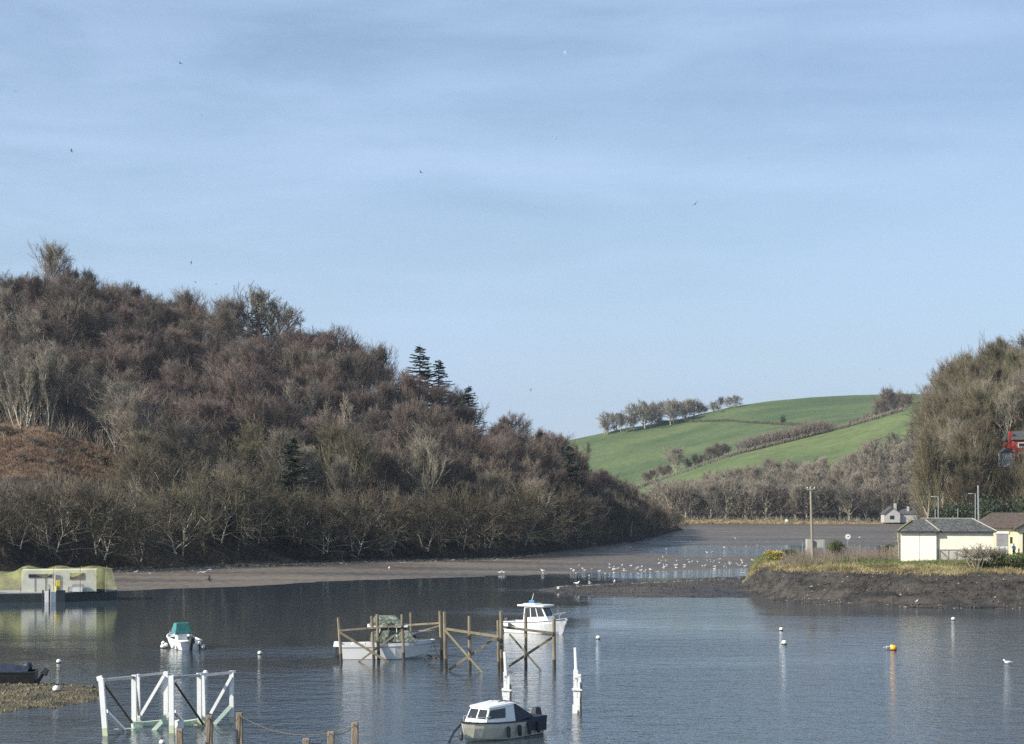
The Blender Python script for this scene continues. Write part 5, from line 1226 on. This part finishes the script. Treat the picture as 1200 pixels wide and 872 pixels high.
# ------------------------------------------------------------------ buoys
def buoy(u, y, d, label, mt='fender', z=None, base=0.0, group='white mooring buoys'):
    p = gd(u, y+.3*d*F/gd(u, y).y*.5); p.z = base; t = thing('buoy', p, label, 'buoy', group)
    m = MB(); d *= .88; m.ball((0, 0, d*.32), d/2, 14, (1, 1, .95)); m.build('float', M[mt], t, smooth=True)
    m = MB(); m.lathe((0, 0, -.05), [(d*.40, 0), (d*.46, .08), (d*.47, .12)], 14); m.build('dark_waterline', M['black'], t)
    m = MB(); m.lathe((0, 0, d*.76), [(.05, 0), (.05, .06), (.02, .09)], 8); m.build('lifting_eye', M['black'], t)
buoy(69, 776, .42, 'white buoy afloat left of the small open boat')
buoy(304.5, 766, .40, 'white buoy afloat right of the open boat')
buoy(241, 789, .40, 'pale buoy floating just behind the right half of the white cradle')
buoy(66, 815, .52, 'pale cream buoy lying on the seaweed shingle', base=.33)
buoy(701, 748, .45, 'white buoy right of the pilothouse boat')
buoy(915.5, 738, .42, 'white buoy with dark base, upper of the pair below the headland')
buoy(919, 754, .5, 'white buoy, lower of the pair below the headland')
buoy(1117, 726, .45, 'white buoy near the shed reflection')
buoy(191, 758.5, .48, 'white buoy touching the bow of the open boat')
buoy(1047, 760.5, .62, 'yellow orange buoy floating in the open water at right', 'orange', group=None)
buoy(190, 871, .34, 'small buoy cut by the bottom edge below the cradle')

# ------------------------------------------------------------------ birds
def gull_stand():
    m = MB(); m.ball((0, 0, .24), .12, 8, (2.0, .9, .85)); m.ball((.25, 0, .38), .065, 8, (1.15, 1, 1)); m.tube((.16, 0, .28), (.24, 0, .37), .06, .045, 6, False); b = m.mesh('gull_body', M['gull_white'], None, True)
    w = MB(); w.ball((-.06, .075, .27), .1, 8, (2.1, .4, .7)); w.ball((-.06, -.075, .27), .1, 8, (2.1, .4, .7)); w.tube((-.2, 0, .27), (-.42, 0, .25), .05, .015, 5); w = w.mesh('gull_wings', M['gull_grey'], None, True)
    l = MB()
    for s in (-1, 1): l.tube((0, s*.04, 0), (0, s*.04, .16), .012, .012, 4); l.box((.03, s*.04, .005), (.08, .05, .01))
    l.tube((.31, 0, .375), (.38, 0, .36), .018, .006, 4); l = l.mesh('gull_legs', M['skin'])
    return (('body', b), ('wings', w), ('legs_and_bill', l))
GS = gull_stand()
def gull(loc, label, group, rz, parts=GS, s=1.0, name='gull'):
    t = thing(name, loc, label, 'gull' if name == 'gull' else 'bird', group, rz); t.scale = (s, s, s)
    for nm, me in parts:
        o = bpy.data.objects.new(nm, me); COL.objects.link(o); o.parent = t
def mudz(x, D): return max(0.0, z_mud(x, D)[0])
r = random.Random(21)
GL = 'white gull standing at the water edge on the middle mudflat'
for k in range(34):
    u = r.uniform(665, 775); y = 670-(u-665)*.01+r.gauss(0, 2.2)-.8; p = gd(u, y); p.z = mudz(p.x, p.y); gull(p, GL, 'gulls along the mudflat water edge', r.uniform(0, 6.28), s=r.uniform(.7, .9))
for k in range(52):
    u = r.uniform(770, 892); y = 664+(830-u)*.01+r.gauss(0, 3.4)-1; p = gd(u, y); p.z = mudz(p.x, p.y); gull(p, 'white gull in the dense flock on the mud left of the headland', 'gull flock left of the headland', r.uniform(0, 6.28), s=r.uniform(.7, .95))
for u, y in [(586, 673), (591, 673), (636, 671), (637, 674), (781, 645), (740, 643), (757, 634), (767, 636), (756, 632), (738, 644), (849, 643), (862, 633), (875, 642), (887, 641), (777, 656), (829, 649), (834, 649), (1007, 632), (456, 670)]:
    p = gd(u, y); p.z = mudz(p.x, p.y); gull(p, 'lone white gull out on the open mud away from the flock', 'scattered gulls on the mud', r.uniform(0, 6.28), s=1.15)
for u, y in [(676, 690.5), (691.5, 690.5), (720, 690)]:
    p = gd(u, y); p.z = mudz(p.x, p.y); gull(p, 'white gull standing on the dark mud spit', 'gulls on the spit', r.uniform(0, 6.28), s=1.35)
gull(gd(1181, 778)-Vector((0, 0, .12)), 'white gull swimming in the open water at far right', None, 2.8, s=1.0)
gull(gd(1041, 761)-Vector((0, 0, .12)), 'gull swimming against the yellow orange buoy', None, .3, s=1.1)
gull(gd(1074, 708, .3), 'white gull at the foot of the headland bank', None, 1.0, s=1.05)
gull(gd(159, 672, .8), 'gull resting on the mud right of the barge', None, .2, s=.9)
def fly_mesh(body, wing, fold=0.0):
    m = MB(); m.ball((0, 0, 0), .11, 8, (2.3, .85, .8)); m.ball((.28, 0, .02), .06, 6, (1.3, 1, 1)); m.add([(-.2, -.04, 0), (-.2, .04, 0), (-.42, .09, 0), (-.42, -.09, 0)], [(0, 1, 2, 3)]); b = m.mesh('bird_body', M[body], None, True)
    w = MB()
    for s in (-1, 1):
        P = [(.12, .05, .03), (.16, .35, .14+fold), (.02, .68, .10+fold*.6), (-.08, .66, .09+fold*.6), (-.02, .35, .12+fold), (-.10, .05, .02)]
        vs = [(a, s*b_, c) for a, b_, c in P]+[(a, s*b_, c-.02) for a, b_, c in P]; w.add(vs, [(0, 1, 4, 5), (1, 2, 3, 4), (6, 7, 10, 11), (7, 8, 9, 10), (0, 6, 7, 1), (1, 7, 8, 2), (2, 8, 9, 3), (3, 9, 10, 4), (4, 10, 11, 5)])
    return (('body', b), ('wings', w.mesh('bird_wings', M[wing])))
FDK = fly_mesh('dark_feather', 'dark_feather', .08); FWH = fly_mesh('gull_white', 'gull_white', .05); FGR = fly_mesh('gull_grey', 'gull_grey', .10)
FLY = [(211, 74, 330, FDK, 'dark bird gliding high in the upper left sky', 1.2, .6), (84, 177, 380, FDK, 'dark bird banking in the left sky above the wood', 3.5, -.9), (493, 202, 380, FDK, 'dark bird in the middle sky, above the skyline firs', .8, .7), (815, 239, 330, FDK, 'dark bird tilted in the right middle sky', 1.3, -.7),
       (662, 62, 420, FWH, 'bright white gull highest in the middle sky', .4, .9), (650, 162, 380, FWH, 'bright white gull below the highest white one', 1.9, .5), (878, 186, 480, FGR, 'faint grey bird in the right sky', 1.5, .2), (236, 136, 600, FGR, 'tiny grey bird below the upper left gliding bird', .3, 1.2),
       (325, 165, 640, FWH, 'tiny white gull in the left middle sky', .7, .2), (18, 107, 640, FGR, 'tiny grey bird near the left edge of the sky', 1.4, 0), (570, 229, 640, FGR, 'tiny grey bird near the middle of the sky', .3, 1.0), (224, 308, 520, FDK, 'small bird with raised wings just above the wood', .2, 1.3),
       (229, 331, 560, FDK, 'tiny dark bird close above the left hill trees', .9, .5), (253, 333, 620, FGR, 'tiny grey bird right of the dark one above the trees', .9, 0), (1031, 433, 560, FDK, 'small dark bird above the right end of the green hill', 1.4, .4), (622, 457, 640, FDK, 'tiny dark bird right of the skyline firs', .2, 1.2),
       (897, 441, 640, FGR, 'tiny bird above the green hill crest', 1.2, 0), (240, 671, 150, FWH, 'white gull flying low over the mud right of the barge', 1.45, -.25), (245, 679, 190, FDK, 'small dark bird flying low beneath the low white gull', .4, .6)]
for u, y, D, prt, lab, rz, roll in FLY:
    t = thing('flying_bird', at(u, y, D), lab, 'bird', None, rz); t.rotation_euler = (roll, 0.1, rz)
    for nm, me in prt:
        o = bpy.data.objects.new(nm, me); COL.objects.link(o); o.parent = t

# ------------------------------------------------------------------ sky, sun, haze, camera
SUN_EL = R(31); SAZ = R(62)       # sun stands to the left and behind the viewer
sd = Vector((-math.sin(SAZ)*math.cos(SUN_EL), -math.cos(SAZ)*math.cos(SUN_EL), math.sin(SUN_EL)))
w = bpy.data.worlds.new('World'); scene.world = w; w.use_nodes = True; N = w.node_tree.nodes; L = w.node_tree.links
sky = N.new('ShaderNodeTexSky'); sky.sky_type = 'NISHITA'; sky.sun_disc = False; sky.sun_elevation = SUN_EL
sky.sun_rotation = math.atan2(sd.x, sd.y); sky.air_density = 1.0; sky.dust_density = .6; sky.ozone_density = 2.2
bg = N['Background']; bg.inputs['Strength'].default_value = .095
tc = N.new('ShaderNodeTexCoord'); mp = N.new('ShaderNodeMapping'); mp.inputs['Scale'].default_value = (1.2, 1.2, 10); mp.inputs['Rotation'].default_value = (0, R(2), 0)
L.new(tc.outputs['Generated'], mp.inputs['Vector']); nt = N.new('ShaderNodeTexNoise'); nt.inputs['Scale'].default_value = 1.5; nt.inputs['Detail'].default_value = 8; nt.inputs['Roughness'].default_value = .55; nt.inputs['Distortion'].default_value = .25
L.new(mp.outputs[0], nt.inputs['Vector'])
cr_ = N.new('ShaderNodeMapRange'); cr_.inputs['From Min'].default_value = .40; cr_.inputs['From Max'].default_value = .62; cr_.inputs['To Min'].default_value = .08; cr_.inputs['To Max'].default_value = .52
mp2 = N.new('ShaderNodeMapping'); mp2.inputs['Scale'].default_value = (3.2, 3.2, 13); mp2.inputs['Rotation'].default_value = (R(3), R(-9), 0); L.new(tc.outputs['Generated'], mp2.inputs['Vector'])
nt2 = N.new('ShaderNodeTexNoise'); nt2.inputs['Scale'].default_value = 1.7; nt2.inputs['Detail'].default_value = 9; nt2.inputs['Roughness'].default_value = .62; nt2.inputs['Distortion'].default_value = .5; L.new(mp2.outputs[0], nt2.inputs['Vector'])
nm = N.new('ShaderNodeMix'); nm.inputs['Factor'].default_value = .38; L.new(nt.outputs['Fac'], nm.inputs['A']); L.new(nt2.outputs['Fac'], nm.inputs['B']); L.new(nm.outputs['Result'], cr_.inputs[0])
mx = N.new('ShaderNodeMix'); mx.data_type = 'RGBA'; mx.inputs['B'].default_value = (4.35, 5.75, 8.0, 1)
sz = N.new('ShaderNodeSeparateXYZ'); L.new(tc.outputs['Generated'], sz.inputs[0])
vg = N.new('ShaderNodeMapRange'); vg.inputs['From Min'].default_value = .04; vg.inputs['From Max'].default_value = .26; vg.inputs['To Min'].default_value = .32; vg.inputs['To Max'].default_value = 0; L.new(sz.outputs['Z'], vg.inputs[0])
va = N.new('ShaderNodeMath'); va.operation = 'ADD'; va.use_clamp = True; L.new(cr_.outputs[0], va.inputs[0]); L.new(vg.outputs[0], va.inputs[1])
L.new(va.outputs[0], mx.inputs['Factor']); L.new(sky.outputs[0], mx.inputs['A']); L.new(mx.outputs['Result'], bg.inputs['Color'])
sl = bpy.data.lights.new('sun', 'SUN'); sl.energy = 5.0; sl.angle = R(.5); sl.color = (1, .94, .84)
so = bpy.data.objects.new('sun', sl); COL.objects.link(so); so.rotation_euler = (-sd).to_track_quat('-Z', 'Y').to_euler(); so.location = (0, 0, 50)
HAZE = True
if HAZE:
    hb = MB(); hb.box((0, 3300, 200), (9000, 7000, 410)); hz = hb.build('haze', None)
    m = bpy.data.materials.new('thin_haze'); m.use_nodes = True; Nn = m.node_tree.nodes; Nn.remove(Nn['Principled BSDF']); pv = Nn.new('ShaderNodeVolumePrincipled'); pv.inputs['Color'].default_value = (.75, .85, .98, 1); pv.inputs['Density'].default_value = .00009; pv.inputs['Anisotropy'].default_value = .3
    m.node_tree.links.new(pv.outputs[0], Nn['Material Output'].inputs['Volume']); hz.data.materials.clear(); hz.data.materials.append(m); tag(hz, 'thin pale air haze over the valley', None, None, 'stuff')
cd = bpy.data.cameras.new('camera'); cam = bpy.data.objects.new('camera', cd); COL.objects.link(cam); cam.location = (0, 0, H); cam.rotation_euler = (R(90), 0, 0)
cd.sensor_width = 36; cd.lens = F/1200*36; cd.shift_y = (YH-436)/1200; cd.clip_end = 20000; cd.clip_start = .5
scene.camera = cam
scene.view_settings.view_transform = 'Standard'; scene.view_settings.look = 'None'; scene.view_settings.exposure = .52; scene.view_settings.gamma = 1
scene.cycles.use_denoising = False; scene.cycles.denoiser = 'OPENIMAGEDENOISE'; scene.cycles.denoising_input_passes = 'RGB_ALBEDO_NORMAL'
scene.cycles.max_bounces = 5; scene.cycles.diffuse_bounces = 2; scene.cycles.glossy_bounces = 3; scene.cycles.transparent_max_bounces = 8; scene.cycles.volume_bounces = 0
